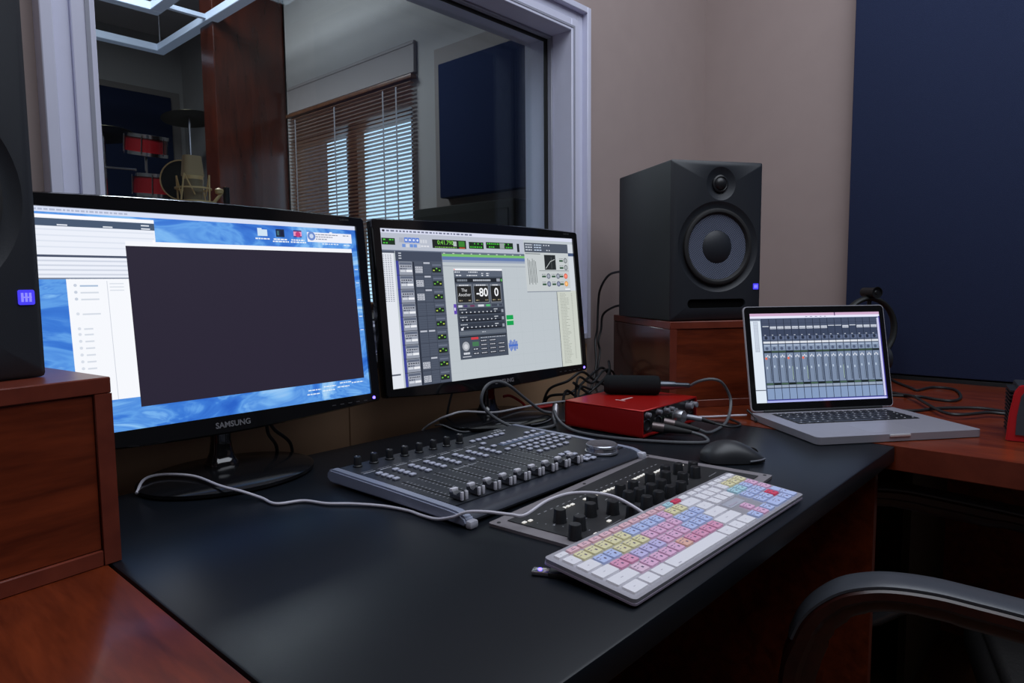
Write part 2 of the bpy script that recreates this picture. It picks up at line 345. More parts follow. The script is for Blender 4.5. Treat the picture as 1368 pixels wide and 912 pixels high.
# drum kit
DRED = mat('red_lacquer', (0.26, 0.008, 0.012, 1), 0.2, coat=0.5); DHD = mat('drum_head', (0.10, 0.11, 0.13, 1), 0.5); CYM = mat('dull_bronze', (0.10, 0.09, 0.06, 1), 0.35, metal=0.9)
dk = thing('drum_kit', 'red drum kit with chrome hardware in front of the far navy panel', 'drum kit', (2.0, 4.15, 0))
def drum(cx, cy, cz, r, h, tilt, name):
    Mx = T(cx, cy, cz) @ RX(tilt)
    bm = nb(); olathe(bm, [(r, 0), (r, h)], n=28, M=Mx); s = obj(name, bm, DRED, dk)
    bm = nb()
    for zz in (0, h): lathe(bm, [(r, zz-0.004), (r, zz+0.004)], n=28, M=Mx)
    obj('drum_head', bm, DHD, s)
    bm = nb()
    for zz in (0, h): olathe(bm, [(r, zz-0.012), (r+0.010, zz-0.012), (r+0.010, zz+0.012), (r, zz+0.012)], n=28, M=Mx)
    for k in range(6):
        a = 2*PI*k/6; cyl(bm, Mx @ Vector(((r+0.008)*math.cos(a), (r+0.008)*math.sin(a), 0)), Mx @ Vector(((r+0.008)*math.cos(a), (r+0.008)*math.sin(a), h)), 0.005, 6)
    obj('drum_hoop', bm, CHROME, s)
drum(0.02, 0.0, 2.00, 0.135, 0.12, R(12), 'rack_tom'); drum(0.12, 0.10, 1.72, 0.16, 0.14, R(6), 'snare_drum')
drum(0.30, -0.25, 0.28, 0.27, 0.40, R(90), 'bass_drum'); drum(-0.45, -0.25, 0.35, 0.2, 0.4, 0, 'floor_tom')
bm = nb()
for x, y, h in ((-0.20, 0.15, 2.13), (0.42, 0.2, 2.35)):
    cyl(bm, (x, y, 0.3), (x, y, h), 0.010, 8)
    for k in range(3): cyl(bm, (x, y, 0.4), (x+0.25*math.cos(k*2.1), y+0.25*math.sin(k*2.1), 0.01), 0.008, 6)
for a, b2 in (((0.02, 0, 2.0), (0.02, 0.02, 1.4)), ((0.12, 0.1, 1.72), (0.12, 0.1, 0.05)), ((0.02, 0.02, 1.4), (0.3, -0.1, 0.55)), ((-0.2, 0.15, 1.9), (-0.05, 0, 1.88))): cyl(bm, a, b2, 0.010, 8)
obj('drum_stand', bm, CHROME, dk)
for x, y, h in ((-0.20, 0.15, 2.13), (0.42, 0.2, 2.35)):
    bm = nb(); lathe(bm, [(0, 0.02), (0.03, 0.018), (0.05, 0.006), (0.20, -0.006), (0.20, -0.008), (0.05, 0.004), (0, 0.016)], n=32, M=T(x, y, h) @ RX(R(-8))); obj('cymbal', bm, CYM, dk)

# large-diaphragm microphone on a stand just behind the glass
mk = thing('studio_microphone', 'gold studio microphone in a spider shock mount just behind the glass', 'microphone', (0.884, 0.66, 1.245))
bm = nb(); prism(bm, rrect(-0.026, 0.026, -0.017, 0.017, 0.012), 0.088, 0.138, 0, None, [(x*0.82, y*0.82) for x, y in rrect(-0.026, 0.026, -0.017, 0.017, 0.012)]); obj('grille', bm, mat('gold_mesh_grille', (0.62, 0.44, 0.24, 1), 0.55, metal=0.1, noise=0.4, bump=0.6, bscale=900), mk)
bm = nb(); lathe(bm, [(0.020, 0.02), (0.0225, 0.03), (0.0235, 0.088)], n=24); obj('microphone_body', bm, mat('dark_bronze_metal', (0.34, 0.26, 0.16, 1), 0.4, metal=0.2), mk)
bm = nb(); lathe(bm, [(0.0245, 0.079), (0.0245, 0.088)], n=24); obj('collar', bm, GOLD, mk)
sm = thing('microphone_stand', 'gold shock mount stand carrying the microphone behind the glass', 'microphone stand', (0.884, 0.66, 0))
bm = nb(); olathe(bm, [(0.044, 1.262), (0.048, 1.262), (0.048, 1.270), (0.044, 1.270), (0.044, 1.262)], n=32); olathe(bm, [(0.040, 1.300), (0.043, 1.300), (0.043, 1.304), (0.040, 1.304), (0.040, 1.300)], n=32)
for k in range(4):
    a = k*PI/2+0.5; cyl(bm, (0.046*math.cos(a), 0.046*math.sin(a), 1.265), (0.042*math.cos(a+0.2), 0.042*math.sin(a+0.2), 1.335), 0.0022, 6)
    cyl(bm, (0.042*math.cos(a+0.2), 0.042*math.sin(a+0.2), 1.335), (0.028*math.cos(a+0.8), 0.028*math.sin(a+0.8), 1.285), 0.0018, 6)
cyl(bm, (0.046, -0.01, 1.27), (0.075, -0.02, 1.31), 0.004, 8); lathe(bm, [(0, -0.010), (0.009, -0.006), (0.010, 0.004), (0, 0.009)], n=12, M=T(0.058, -0.015, 1.30))
obj('shock_mount', bm, GOLD, sm)
bm = nb(); cyl(bm, (0.075, -0.02, 1.31), (0.075, -0.02, 0.03), 0.008, 12); lathe(bm, [(0.12, 0), (0.12, 0.012), (0.02, 0.025), (0.012, 0.05)], n=32, M=T(0.075, -0.02, 0)); obj('stand_pole', bm, BLKP, sm)
pf = thing('pop_filter', 'round gold-rimmed pop filter left of the gold microphone', 'pop filter', (0.897, 0.76, 1.335))
Mp = RZ(R(-35)) @ RX(R(90))
bm = nb(); olathe(bm, [(0.050, -0.003), (0.053, -0.003), (0.053, 0.003), (0.050, 0.003), (0.050, -0.003)], n=40, M=Mp); obj('rim', bm, GOLD, pf)
bm = nb(); lathe(bm, [(0.050, -0.0005), (0.050, 0.0005)], n=40, M=Mp); obj('mesh_disc', bm, mat('black_nylon_mesh', (0.02, 0.02, 0.02, 1), 0.8), pf)
bm = nb(); tube(bm, [(0.03, 0.02, -0.045), (0.05, 0.02, -0.12), (0.10, 0.02, -0.25)], 0.003); obj('gooseneck', bm, BLKP, pf)

# ================================================================== CONTROL ROOM FITTINGS
bm = nb()
pan = thing('acoustic_panel', 'tall navy acoustic panel on the right wall behind the laptop', 'acoustic panel', (XR, 0, D))
box(bm, -0.05, -0.001, -2.3, -0.412, 0.016, 1.9, bev=0.004); obj('fabric_face', bm, BLUEF, pan)
def bounce_light_frame(x, y, label):  # unseen frame added around the overhead bounce light
    t = thing('added_ceiling_frame', label, 'added frame', (x, y, HC-0.045))
    bm = nb(); frame_ring(bm, -1.20, 1.20, -1.0, 1.0, 0.04, 0, 0.045)
    bmesh.ops.transform(bm, matrix=Matrix(((1,0,0,0),(0,0,1,0),(0,1,0,0),(0,0,0,1))), verts=bm.verts); obj('added_frame_bar', bm, WHITEF, t)
bounce_light_frame(1.15, -1.20, 'large white frame added around the unseen bounce light above the desk')
bm = nb(); box(bm, 2.505, XR-0.002, -2.6, 0.10, D-0.03, D+0.012, bev=0.002); tag(obj('gap_shade_strip', bm, BLKP), 'black strip put in for the dark gap along the wall under the navy panel', 'strip')  # dark strip in place of the shaded gap between wall panel and desk

# ================================================================== DESKS
dk1 = thing('desk', 'black-topped centre desk under the two monitors', 'desk', (0, 0, 0))
bm = nb(); box(bm, 0.386, 1.542, -0.785, 0.0, D-0.030, D, bev=0.003); obj('worktop', bm, BLACKTOP, dk1)
bm = nb(); box(bm, 0.42, 1.538, -0.10, -0.082, 0.06, D-0.031); obj('back_panel', bm, CHX, dk1)
dl = thing('side_desk', 'cherry wood side desk at the lower left carrying the speaker box', 'desk', (0, 0, 0))
bm = nb(); box(bm, -1.05, 0.383, -1.02, 0.02, D-0.030, D, bev=0.002); obj('worktop', bm, CHY, dl)
bm = nb(); box(bm, 0.36, 0.378, -0.76, 0.0, 0, D-0.031); obj('side_panel', bm, CHX, dl)
bm = nb(); box(bm, -1.03, -1.012, -0.98, 0.0, 0, D-0.031); obj('side_panel', bm, CHX, dl)
dr = thing('side_desk', 'cherry wood return desk on the right under the laptop', 'desk', (0, 0, 0))
bm = nb()
prism(bm, [(1.545, -1.15), (2.502, -1.15), (2.502, 0.0), (1.545, 0.0)], D-0.046, D); obj('worktop', bm, CHY, dr)
bm = nb(); box(bm, 1.5445, 1.547, -1.15, -0.786, D-0.045, D-0.0004); obj('edge_banding', bm, CHE, dr)
bm = nb(); box(bm, 1.552, 1.570, -0.75, 0.0, 0, D-0.047, 0); box(bm, 1.552, 1.570, -0.7515, -0.7500, 0, D-0.047, 1); obj('side_panel', bm, [CHX, CHE], dr)
bm = nb(); box(bm, 2.02, 2.469, -0.72, -0.702, 0, D-0.047); obj('front_panel', bm, mat('olive_brown_panel', (0.035, 0.026, 0.008, 1), 0.6), dr)
bm = nb(); box(bm, 1.571, 2.469, -0.05, -0.032, 0.05, D-0.047); obj('back_panel', bm, DARKW, dr)
bm = nb(); box(bm, 2.47, 2.488, -1.14, 0.0, 0, D-0.047); obj('side_panel', bm, CHX, dr)

def speaker_box(label, loc, rz, w_, d_, h_, right_edge):
    t = thing('speaker_riser', label, 'speaker riser', loc, rz)
    e = 0.018
    bm = nb()
    box(bm, 0, w_, 0.0, d_, h_-e, h_, 0, bev=0.0012, seg=1); obj('top_board', bm, [CHE], t)
    bm = nb(); box(bm, 0, e, 0, d_, 0, h_-e-0.0003, bev=0.0012, seg=1); box(bm, 0, e*0.98, -0.0006, 0.001, 0.001, h_-e, 1); obj('side_board', bm, [DARKW, CHE], t)
    bm = nb(); box(bm, w_-e, w_, 0, d_, 0, h_-e-0.0003, bev=0.0012, seg=1); box(bm, w_-e*0.98, w_, -0.0006, 0.001, 0.001, h_-e, 1); obj('side_board', bm, [DARKW, CHE], t)
    bm = nb(); box(bm, e, w_-e, 0.0, d_, 0, e, bev=0.0012, seg=1); obj('bottom_board', bm, [CHE], t)
    bm = nb(); box(bm, e+0.0004, w_-e-0.0004, 0.003, 0.018, e+0.0004, h_-e-0.0004, bev=0.0008, seg=1); obj('front_board', bm, CHX, t)
    return t
speaker_box('cherry wood riser box under the right speaker behind the laptop', (1.607, -0.278, D), R(-36.3), 0.42, 0.398, 0.212, True)
a = R(8); speaker_box('cherry wood riser box at the left edge under the near speaker', (0.397-0.46*math.cos(a), -0.266-0.46*math.sin(a), D), a, 0.46, 0.205, 0.210, True)

# ------------------------------------------------------------------ studio monitors (loudspeakers)
def studio_speaker(label, loc, rz):
    t = thing('studio_speaker', label, 'speaker', loc, rz, 'black studio monitor speakers')
    W_, H_, Dp = 0.25, 0.385, 0.299
    wc = (0.127, 0.179); tw = (0.132, 0.331); c = 0.007
    bm = nb()
    outer = rrect(c, W_-c, c, H_-c, 0.004, 2)
    # front face with holes
    slot = rrect(0.045, 0.205, 0.030, 0.052, 0.0105, 4)
    rings = fill_loops(bm, [outer, circ(wc[0], wc[1], 0.110, 56), circ(tw[0], tw[1], 0.040, 40), slot], 0.0)
    o2 = [bm.verts.new((x, c, z)) for x, z in rrect(0, W_, 0, H_, 0.004, 2)]
    n = len(o2)
    for i in range(n): bm.faces.new((rings[0][i], rings[0][(i+1) % n], o2[(i+1) % n], o2[i]))
    s = rings[3]; s2 = [bm.verts.new((v.co.x, 0.05, v.co.z)) for v in s]
    for i in range(len(s)): bm.faces.new((s[i], s[(i+1) % len(s)], s2[(i+1) % len(s)], s2[i]))
    bm.faces.new(s2)
    obj('front_baffle', bm, BLKM, t, recalc=True)
    bm = nb(); o3 = [(x, -z) for x, z in rrect(0, W_, 0, H_, 0.004, 2)]
    prism(bm, o3, c+0.0002, Dp, 0, RX(-PI/2) @ Matrix.Scale(1, 4)); 
    obj('cabinet', bm, BLKV, t)
    # recessed parts live in front of the cabinet block, so pull the block back with a shallow pocket: build drivers proud of it
    F = lambda x, z, y=0.0: T(x, y, z) @ RX(PI/2)      # local z of the lathe points out of the baffle
    bm = nb(); olathe(bm, [(0.110, 0.0), (0.103, -0.0045), (0.095, -0.0062), (0.0935, -0.0062)], n=56, M=F(*wc)); obj('waveguide_dish', bm, BLKM, t)
    wf = nb(); olathe(wf, [(0.0935, -0.0062), (0.0925, 0.001), (0.089, 0.003), (0.084, 0.0025), (0.0805, -0.001), (0.079, -0.004)], n=56, M=F(*wc)); wf_o = obj('woofer_surround', wf, RUBBER, t)
    bm = nb(); olathe(bm, [(0.079, -0.004), (0.070, -0.0045), (0.060, -0.005), (0.050, -0.0055), (0.040, -0.006)], n=72, M=F(*wc)); obj('woofer_cone', bm, CONE_M, wf_o)
    bm = nb(); lathe(bm, [(0.040, -0.0064), (0.036, -0.004), (0.026, 0.0005), (0.013, 0.003), (0, 0.004)], n=40, M=F(*wc)); obj('dust_cap', bm, BLKM, wf_o)
    bm = nb(); olathe(bm, [(0.040, 0.0), (0.034, -0.003), (0.026, -0.0052), (0.0235, -0.0062), (0.0, -0.0064)], n=40, M=F(*tw)); obj('tweeter_waveguide', bm, BLKM, t)
    bm = nb(); olathe(bm, [(0.0215, -0.006), (0.021, -0.002), (0.0175, -0.0005), (0.0155, -0.002)], n=32, M=F(*tw)); lathe(bm, [(0.0155, -0.003), (0.013, 0.002), (0.008, 0.005), (0, 0.0062)], n=32, M=F(*tw)); obj('tweeter_dome', bm, BLKP, t)
    bm = nb(); prism(bm, rrect(0.2265, 0.2415, 0.074, 0.089, 0.002), 0, 0.0012, 0, RX(PI/2)); b_ = obj('power_badge', bm, LEDBADGE, t, label='glowing blue square badge')
    bm = nb()
    for k in range(3):
        box(bm, 0.2290+k*0.0036, 0.2312+k*0.0036, -0.0016, -0.0012, 0.077, 0.086)
    box(bm, 0.2290, 0.2385, -0.0018, -0.0013, 0.0808, 0.0822)
    obj('badge_emblem', bm, LEDBADGE2, b_)
    bm = nb(); prism(bm, rrect(0.0450, 0.205, 0.030, 0.052, 0.0105), -0.0002, 0.0, 0, T(0, c-0.0003, 0) @ RX(PI/2)); obj('bass_port', bm, mat('port_shadow_black', (0.002, 0.002, 0.002, 1), 0.9, spec=0.1), t)
    return t
# woven cone: fine concentric and radial threads
CONE_M = bpy.data.materials.new('woven_cone'); CONE_M.use_nodes = True
_n = CONE_M.node_tree; _b = _n.nodes['Principled BSDF']; _tc = _n.nodes.new('ShaderNodeTexCoord'); _ws = []
for _a in (R(35), R(-55)):
    _mp = _n.nodes.new('ShaderNodeMapping'); _mp.inputs['Rotation'].default_value = (0, _a, 0); _w = _n.nodes.new('ShaderNodeTexWave'); _w.inputs['Scale'].default_value = 75; _w.inputs['Distortion'].default_value = 0.4
    _n.links.new(_tc.outputs['Object'], _mp.inputs[0]); _n.links.new(_mp.outputs[0], _w.inputs['Vector']); _ws.append(_w)
_mm = _n.nodes.new('ShaderNodeMath'); _mm.operation = 'MULTIPLY'; _n.links.new(_ws[0].outputs['Fac'], _mm.inputs[0]); _n.links.new(_ws[1].outputs['Fac'], _mm.inputs[1])
_cr = _n.nodes.new('ShaderNodeValToRGB'); _cr.color_ramp.elements[0].color = (0.05, 0.06, 0.09, 1); _cr.color_ramp.elements[1].color = (0.22, 0.25, 0.34, 1); _cr.color_ramp.elements[1].position = 0.7
_n.links.new(_mm.outputs[0], _cr.inputs[0]); _n.links.new(_cr.outputs[0], _b.inputs['Base Color']); _b.inputs['Roughness'].default_value = 0.35
_bp = _n.nodes.new('ShaderNodeBump'); _bp.inputs['Strength'].default_value = 0.5; _bp.inputs['Distance'].default_value = 0.001; _n.links.new(_mm.outputs[0], _bp.inputs['Height']); _n.links.new(_bp.outputs[0], _b.inputs['Normal'])
spR = studio_speaker('black studio speaker on the right riser box, both woofer and tweeter in full view', (1.6107, -0.2768, D+0.2135), -0.5631)
a = R(14); spL = studio_speaker('black studio speaker cut off by the left edge of the photo', (0.352-0.27*math.cos(a), -0.211-0.27*math.sin(a), D+0.2105), a); spL.scale = (1.08, 1.0, 1.08)

# ------------------------------------------------------------------ screen drawing
def screen_mat(name, strength=1.0):
    if name in _m: return _m[name]
    m = bpy.data.materials.new(name); m.use_nodes = True; nt = m.node_tree; b = nt.nodes['Principled BSDF']
    at = nt.nodes.new('ShaderNodeAttribute'); at.attribute_name = 'lit'
    b.inputs['Base Color'].default_value = (0.004, 0.004, 0.005, 1); b.inputs['Roughness'].default_value = 0.4; b.inputs['Specular IOR Level'].default_value = 0.3
    nt.links.new(at.outputs['Color'], b.inputs['Emission Color']); b.inputs['Emission Strength'].default_value = strength
    _m[name] = m; return m
def wall_paper_mat():
    m = bpy.data.materials.new('blue_water_desktop_picture'); m.use_nodes = True; nt = m.node_tree; b = nt.nodes['Principled BSDF']
    tc = nt.nodes.new('ShaderNodeTexCoord'); mp = nt.nodes.new('ShaderNodeMapping'); mp.inputs['Rotation'].default_value = (0, R(25), 0); mp.inputs['Scale'].default_value = (4, 4, 11)
    n = nt.nodes.new('ShaderNodeTexNoise'); n.inputs['Scale'].default_value = 1.3; n.inputs['Detail'].default_value = 5; n.inputs['Distortion'].default_value = 2.6
    cr_ = nt.nodes.new('ShaderNodeValToRGB'); e = cr_.color_ramp.elements
    e[0].position = 0.30; e[0].color = rgb(38, 96, 196); e[1].position = 0.72; e[1].color = rgb(170, 210, 245)
    for p, c in ((0.43, rgb(58, 122, 214)), (0.5, rgb(96, 160, 232)), (0.56, rgb(78, 140, 222)), (0.62, rgb(120, 180, 240))):
        x = e.new(p); x.color = c
    b.inputs['Base Color'].default_value = (0.004, 0.004, 0.005, 1); b.inputs['Roughness'].default_value = 0.4
    L = nt.links.new; L(tc.outputs['Object'], mp.inputs[0]); L(mp.outputs[0], n.inputs['Vector']); L(n.outputs[0], cr_.inputs[0]); L(cr_.outputs[0], b.inputs['Emission Color']); b.inputs['Emission Strength'].default_value = 1.0
    return m
class Screen:
    """a lit picture on a panel: local x = u*w, z = v*h, the picture faces -y"""
    def __init__(s, w_, h_):
        s.bm = nb(); s.w = w_; s.h = h_; s.cl = s.bm.loops.layers.float_color.new('lit'); s.n = 0
    def r(s, u0, v0, u1, v1, col, lay=1, mi=0):
        if v1 < v0: v0, v1 = v1, v0
        y = -lay*0.00012
        v = [s.bm.verts.new((u*s.w, y, q*s.h)) for u, q in ((u0, v0), (u1, v0), (u1, v1), (u0, v1))]
        f = s.bm.faces.new(v); f.material_index = mi; c = rgb(*col)
        for l in f.loops: l[s.cl] = c
    def poly(s, pts, col, lay=1):
        v = [s.bm.verts.new((u*s.w, -lay*0.00012, q*s.h)) for u, q in pts]; f = s.bm.faces.new(v); c = rgb(*col)
        for l in f.loops: l[s.cl] = c
    def disc(s, u, v, r, col, lay=1, n=16): s.poly([(u + r*math.cos(2*PI*k/n)/s.w, v + r*math.sin(2*PI*k/n)/s.h) for k in range(n)], col, lay)
    def line(s, u0, v0, u1, v1, wd, col, lay=1):
        d = Vector(((u1-u0)*s.w, (v1-v0)*s.h)); n = Vector((-d.y, d.x)).normalized()*wd/2
        s.poly([(u0+n.x/s.w, v0+n.y/s.h), (u0-n.x/s.w, v0-n.y/s.h), (u1-n.x/s.w, v1-n.y/s.h), (u1+n.x/s.w, v1+n.y/s.h)][::-1], col, lay)
    def dashes(s, u0, u1, v, h, col, lay=2, wmin=0.004, wmax=0.012, gap=0.003, fillp=1.0):
        u = u0
        while u < u1:
            wd = random.uniform(wmin, wmax)
            if random.random() < fillp: s.r(u, v, min(u+wd, u1), v+h, col, lay)
            u += wd + gap
    def text(s, t, u, v, size, col, lay=3, bold=0.0):
        fs = text_bm(s.bm, t, size, T(u*s.w, -lay*0.00012, v*s.h) @ RX(PI/2), 0, 0, bold); c = rgb(*col)
        for f in fs:
            for l in f.loops: l[s.cl] = c
    def build(s, name, mats, parent, label=None):
        return obj(name, s.bm, mats, parent, smooth=False, label=label, recalc=False)
SCR = screen_mat('lit_display', 1.0)
AW, AH = 0.5633, 0.3168

def draw_left(s):
    r = s.r
    r(0, 0, 1, 1, (60, 120, 210), 0, 1)
    r(-0.001, -0.001, 0, 0, (60, 120, 210), 0)
    r(0, 0.978, 1, 1, (214, 222, 244), 2)
    s.dashes(0.03, 0.30, 0.985, 0.008, (176, 184, 208), 3)
    # upper left window
    r(0, 0.695, 0.363, 0.963, (236, 240, 250), 2); r(0, 0.955, 0.363, 0.968, (250, 250, 255), 3); r(0, 0.918, 0.363, 0.951, (70, 86, 110), 3)
    for u in (0.05, 0.14, 0.24, 0.33): r(u, 0.921, u+0.022, 0.927, (220, 225, 235), 4)
    r(0.33, 0.936, 0.35, 0.942, (220, 225, 235), 4)
    for v in (0.90, 0.875, 0.85, 0.825): r(0, v, 0.36, v+0.006, (222, 228, 240), 3)
    r(0, 0.784, 0.30, 0.794, (70, 78, 100), 3)
    for v in (0.765, 0.745, 0.725, 0.705): r(0, v, 0.29, v+0.007, (208, 214, 228), 3)
    r(0, 0.688, 0.29, 0.695, (120, 130, 150), 3)
    # file list window
    r(0.148, 0.145, 0.30, 0.690, (246, 248, 253), 3); r(0.236, 0.145, 0.2375, 0.68, (205, 210, 220), 4)
    for i, v in enumerate((0.655, 0.625, 0.595, 0.53, 0.465, 0.44, 0.41, 0.38, 0.35, 0.32, 0.29)):
        s.disc(0.166, v+0.006, 0.0022, (200, 208, 222) if i < 3 else (216, 222, 232), 5, 8)
        r(0.176, v, 0.176+(0.04 if i < 4 else 0.02), v+0.007, (214, 220, 230) if i else (170, 190, 216), 4)
    for v in (0.665, 0.65, 0.635): r(0.242, v, 0.275, v+0.005, (220, 225, 234), 4)
    # big dark window with its white title bar
    r(0.288, 0.098, 0.980, 0.842, (41, 36, 52), 5); r(0.288, 0.842, 0.979, 0.864, (244, 246, 252), 5)
    r(0.3555, 0.852, 0.3615, 0.872, (250, 250, 255), 6)
    # desktop icons
    r(0.653, 0.918, 0.684, 0.953, (206, 226, 244), 3); r(0.653, 0.953, 0.667, 0.960, (206, 226, 244), 3)
    r(0.712, 0.916, 0.740, 0.959, (26, 40, 66), 3); r(0.716, 0.925, 0.722, 0.95, (70, 110, 120), 4); r(0.728, 0.925, 0.737, 0.952, (20, 26, 60), 4)
    r(0.771, 0.920, 0.799, 0.958, (60, 40, 110), 3); r(0.771, 0.926, 0.799, 0.951, (232, 150, 190), 4); s.disc(0.786, 0.935, 0.005, (190, 60, 120), 5, 10)
    for u in (0.645, 0.703, 0.762):
        s.dashes(u, u+0.045, 0.900, 0.007, (235, 242, 250), 3, 0.005, 0.012, 0.002)
        if u > 0.7: s.dashes(u-0.003, u+0.05, 0.888, 0.007, (235, 242, 250), 3, 0.005, 0.012, 0.002)
    r(0.818, 0.897, 0.983, 0.952, (238, 240, 250), 4); r(0.90, 0.952, 0.91, 0.958, (238, 240, 250), 4); s.disc(0.833, 0.93, 0.008, (110, 140, 205), 5); s.disc(0.833, 0.93, 0.004, (200, 215, 240), 6)
    for k, v in enumerate((0.938, 0.925, 0.912)): s.dashes(0.848, 0.93-(k*0.02), v, 0.005, (130, 138, 160), 5, 0.006, 0.014, 0.002)
    s.dashes(0.95, 0.975, 0.938, 0.005, (130, 138, 160), 5)
    s.dashes(0.87, 0.93, 0.885, 0.006, (225, 235, 250), 5); s.dashes(0.95, 0.975, 0.882, 0.006, (225, 235, 250), 5)
    for u, v in ((0.79, 0.040), (0.845, 0.05), (0.90, 0.06), (0.955, 0.075), (0.795, 0.062), (0.85, 0.072), (0.91, 0.082)):
        s.dashes(u-0.025, u+0.02, v, 0.006, (225, 238, 250), 3, 0.005, 0.012, 0.002)
    for v in (0.74, 0.66, 0.56, 0.46, 0.38): r(0.984, v, 0.997, v+0.006, (200, 220, 245), 3)
def draw_right(s):
    r = s.r; G = (188, 196, 202)
    r(0, 0, 1, 1, G, 0); r(0, 0.975, 1, 1, (216, 220, 240), 1); s.dashes(0.01, 0.42, 0.983, 0.010, (110, 116, 140), 2, 0.006, 0.018, 0.006); r(0.012, 0.981, 0.020, 0.994, (30, 30, 40), 3)
    r(0, 0.868, 0.695, 0.975, (184, 190, 204), 1); r(0, 0.862, 0.695, 0.868, (110, 120, 140), 2)
    def lcd(u0, v0, u1, v1, n=1):
        r(u0, v0, u1, v1, (28, 46, 30), 2)
        for k in range(n): s.dashes(u0+0.006, u1-0.006, v0+(v1-v0)*(k+0.3)/n, (v1-v0)/n*0.42, (70, 190, 60), 3, 0.004, 0.010, 0.004, 0.75)
    lcd(0.006, 0.900, 0.061, 0.942, 2)
    for k in range(4): r(0.101+k*0.0165, 0.918, 0.116+k*0.0165, 0.950, (84, 124, 214), 2); s.disc(0.1085+k*0.0165, 0.934, 0.0025, (220, 230, 250), 3, 8)
    for k in range(5): r(0.090+k*0.0165, 0.888, 0.104+k*0.0165, 0.908, (110, 146, 214) if k in (0, 2, 3) else (206, 210, 222), 2)
    for k in range(3): r(0.080+k*0.007, 0.918, 0.085+k*0.007, 0.948, (160, 166, 184), 2); r(0.170+k*0.011, 0.918, 0.178+k*0.011, 0.94, (208, 212, 222), 2); r(0.172+k*0.013, 0.893, 0.182+k*0.013, 0.903, (222, 224, 232), 2)
    r(0.224, 0.889, 0.385, 0.946, (30, 34, 32), 2)
    s.text('0:41.790', 0.285, 0.926, 0.0125, (130, 220, 80), 4); r(0.348, 0.903, 0.378, 0.94, (60, 130, 50), 3); r(0.322, 0.905, 0.338, 0.938, (180, 190, 190), 3)
    s.dashes(0.235, 0.34, 0.893, 0.006, (120, 180, 80), 4); r(0.35, 0.892, 0.378, 0.898, (200, 90, 50), 4)
    lcd(0.399, 0.893, 0.474, 0.940, 2); lcd(0.487, 0.899, 0.634, 0.944, 2); r(0.56, 0.902, 0.585, 0.94, (150, 160, 160), 4); r(0.656, 0.880, 0.669, 0.942, (36, 42, 48), 2)
    # track list on the far left
    r(0, 0, 0.050, 0.862, (226, 230, 238), 2); r(0, 0.848, 0.055, 0.862, (80, 88, 104), 3)
    for k in range(26):
        for q in range(4): r(0.004+q*0.010, 0.832-k*0.0115, 0.010+q*0.010, 0.836-k*0.0115, (110, 116, 134), 3)
    r(0.002, 0.08, 0.04, 0.09, (90, 96, 110), 3)
    # dark headers and the blue colour strip
    r(0.057, 0, 0.262, 0.862, (78, 86, 102), 2); r(0.057, 0.800, 0.262, 0.862, (66, 74, 92), 3)
    for v in (0.845, 0.829, 0.813): r(0.070, v, 0.082, v+0.007, (190, 196, 206), 4)
    r(0.057, 0.0, 0.068, 0.80, (60, 66, 150), 3)
    rows = 9; hrow = 0.0885
    for k in range(rows):
        t = 0.795 - k*hrow; b = t - hrow + 0.004
        r(0.069, b, 0.126, t, (150, 156, 170), 3); r(0.071, t-0.020, 0.124, t-0.004, (96, 104, 122), 4); r(0.071, t-0.037, 0.120, t-0.022, (188, 192, 204), 4)
        s.dashes(0.074, 0.12, t-0.034, 0.009, (60, 66, 80), 5, 0.005, 0.009, 0.002)
        s.dashes(0.072, 0.10, t-0.049, 0.008, (90, 96, 112), 5); r(0.098, t-0.066, 0.124, t-0.052, (236, 238, 244), 4); r(0.073, t-0.066, 0.095, t-0.052, (206, 210, 220), 4); r(0.069, b-0.004, 0.126, b, (50, 56, 70), 5)
        r(0.126, b-0.004, 0.135, t, (44, 50, 64), 3)
        if k in (0, 1, 2, 7, 8):
            for q in range(3): r(0.138, t-0.042-q*0.0145, 0.170, t-0.030-q*0.0145, (196, 200, 210), 4); s.dashes(0.141, 0.168, t-0.038-q*0.0145, 0.004, (100, 106, 122), 5)
        for q in range(5):
            r(0.174, t-0.020-q*0.015, 0.208, t-0.0185-q*0.015, (60, 66, 82), 4); r(0.138, t-0.020-q*0.015, 0.172, t-0.0185-q*0.015, (60, 66, 82), 3)
        if k in (0, 1, 2, 5, 7): r(0.176, t-0.012, 0.204, t-0.002, (188, 192, 204), 4)
        if k in (5,): r(0.138, t-0.012, 0.168, t-0.002, (188, 192, 204), 4)
        r(0.172, b, 0.1735, t, (50, 56, 70), 4); r(0.209, b, 0.2105, t, (50, 56, 70), 4)
        r(0.213, t-0.068, 0.254, t-0.036, (30, 40, 34), 4)
        for q in range(3): r(0.217+q*0.013, t-0.058 + (0.012 if q % 2 else 0), 0.224+q*0.013, t-0.050+(0.012 if q % 2 else 0), (110, 190, 70) if (k+q) % 3 else (190, 210, 90), 5)
        r(0.215, t-0.024, 0.255, t-0.014, (104, 112, 130), 4); r(0.057, b-0.003, 0.262, b, (50, 56, 70), 4)
    r(0.262, 0, 0.264, 0.862, (120, 126, 140), 3)
    # rulers and the empty edit area
    r(0.264, 0.835, 0.695, 0.862, (120, 190, 110), 2); r(0.264, 0.852, 0.695, 0.862, (96, 110, 124), 3)
    s.dashes(0.27, 0.69, 0.853, 0.006, (190, 200, 196), 4, 0.008, 0.010, 0.035)
    r(0.264, 0.812, 0.695, 0.835, (96, 120, 170), 2); r(0.264, 0.796, 0.695, 0.812, (150, 162, 184), 2); r(0.264, 0.770, 0.695, 0.774, (140, 148, 160), 2)
    for k in range(9): r(0.32+k*0.065, 0.01, 0.3207+k*0.065, 0.77, (176, 184, 190), 1)
    for k in range(10): r(0.264, 0.05+k*0.08, 0.875, 0.0512+k*0.08, (178, 186, 192), 1)
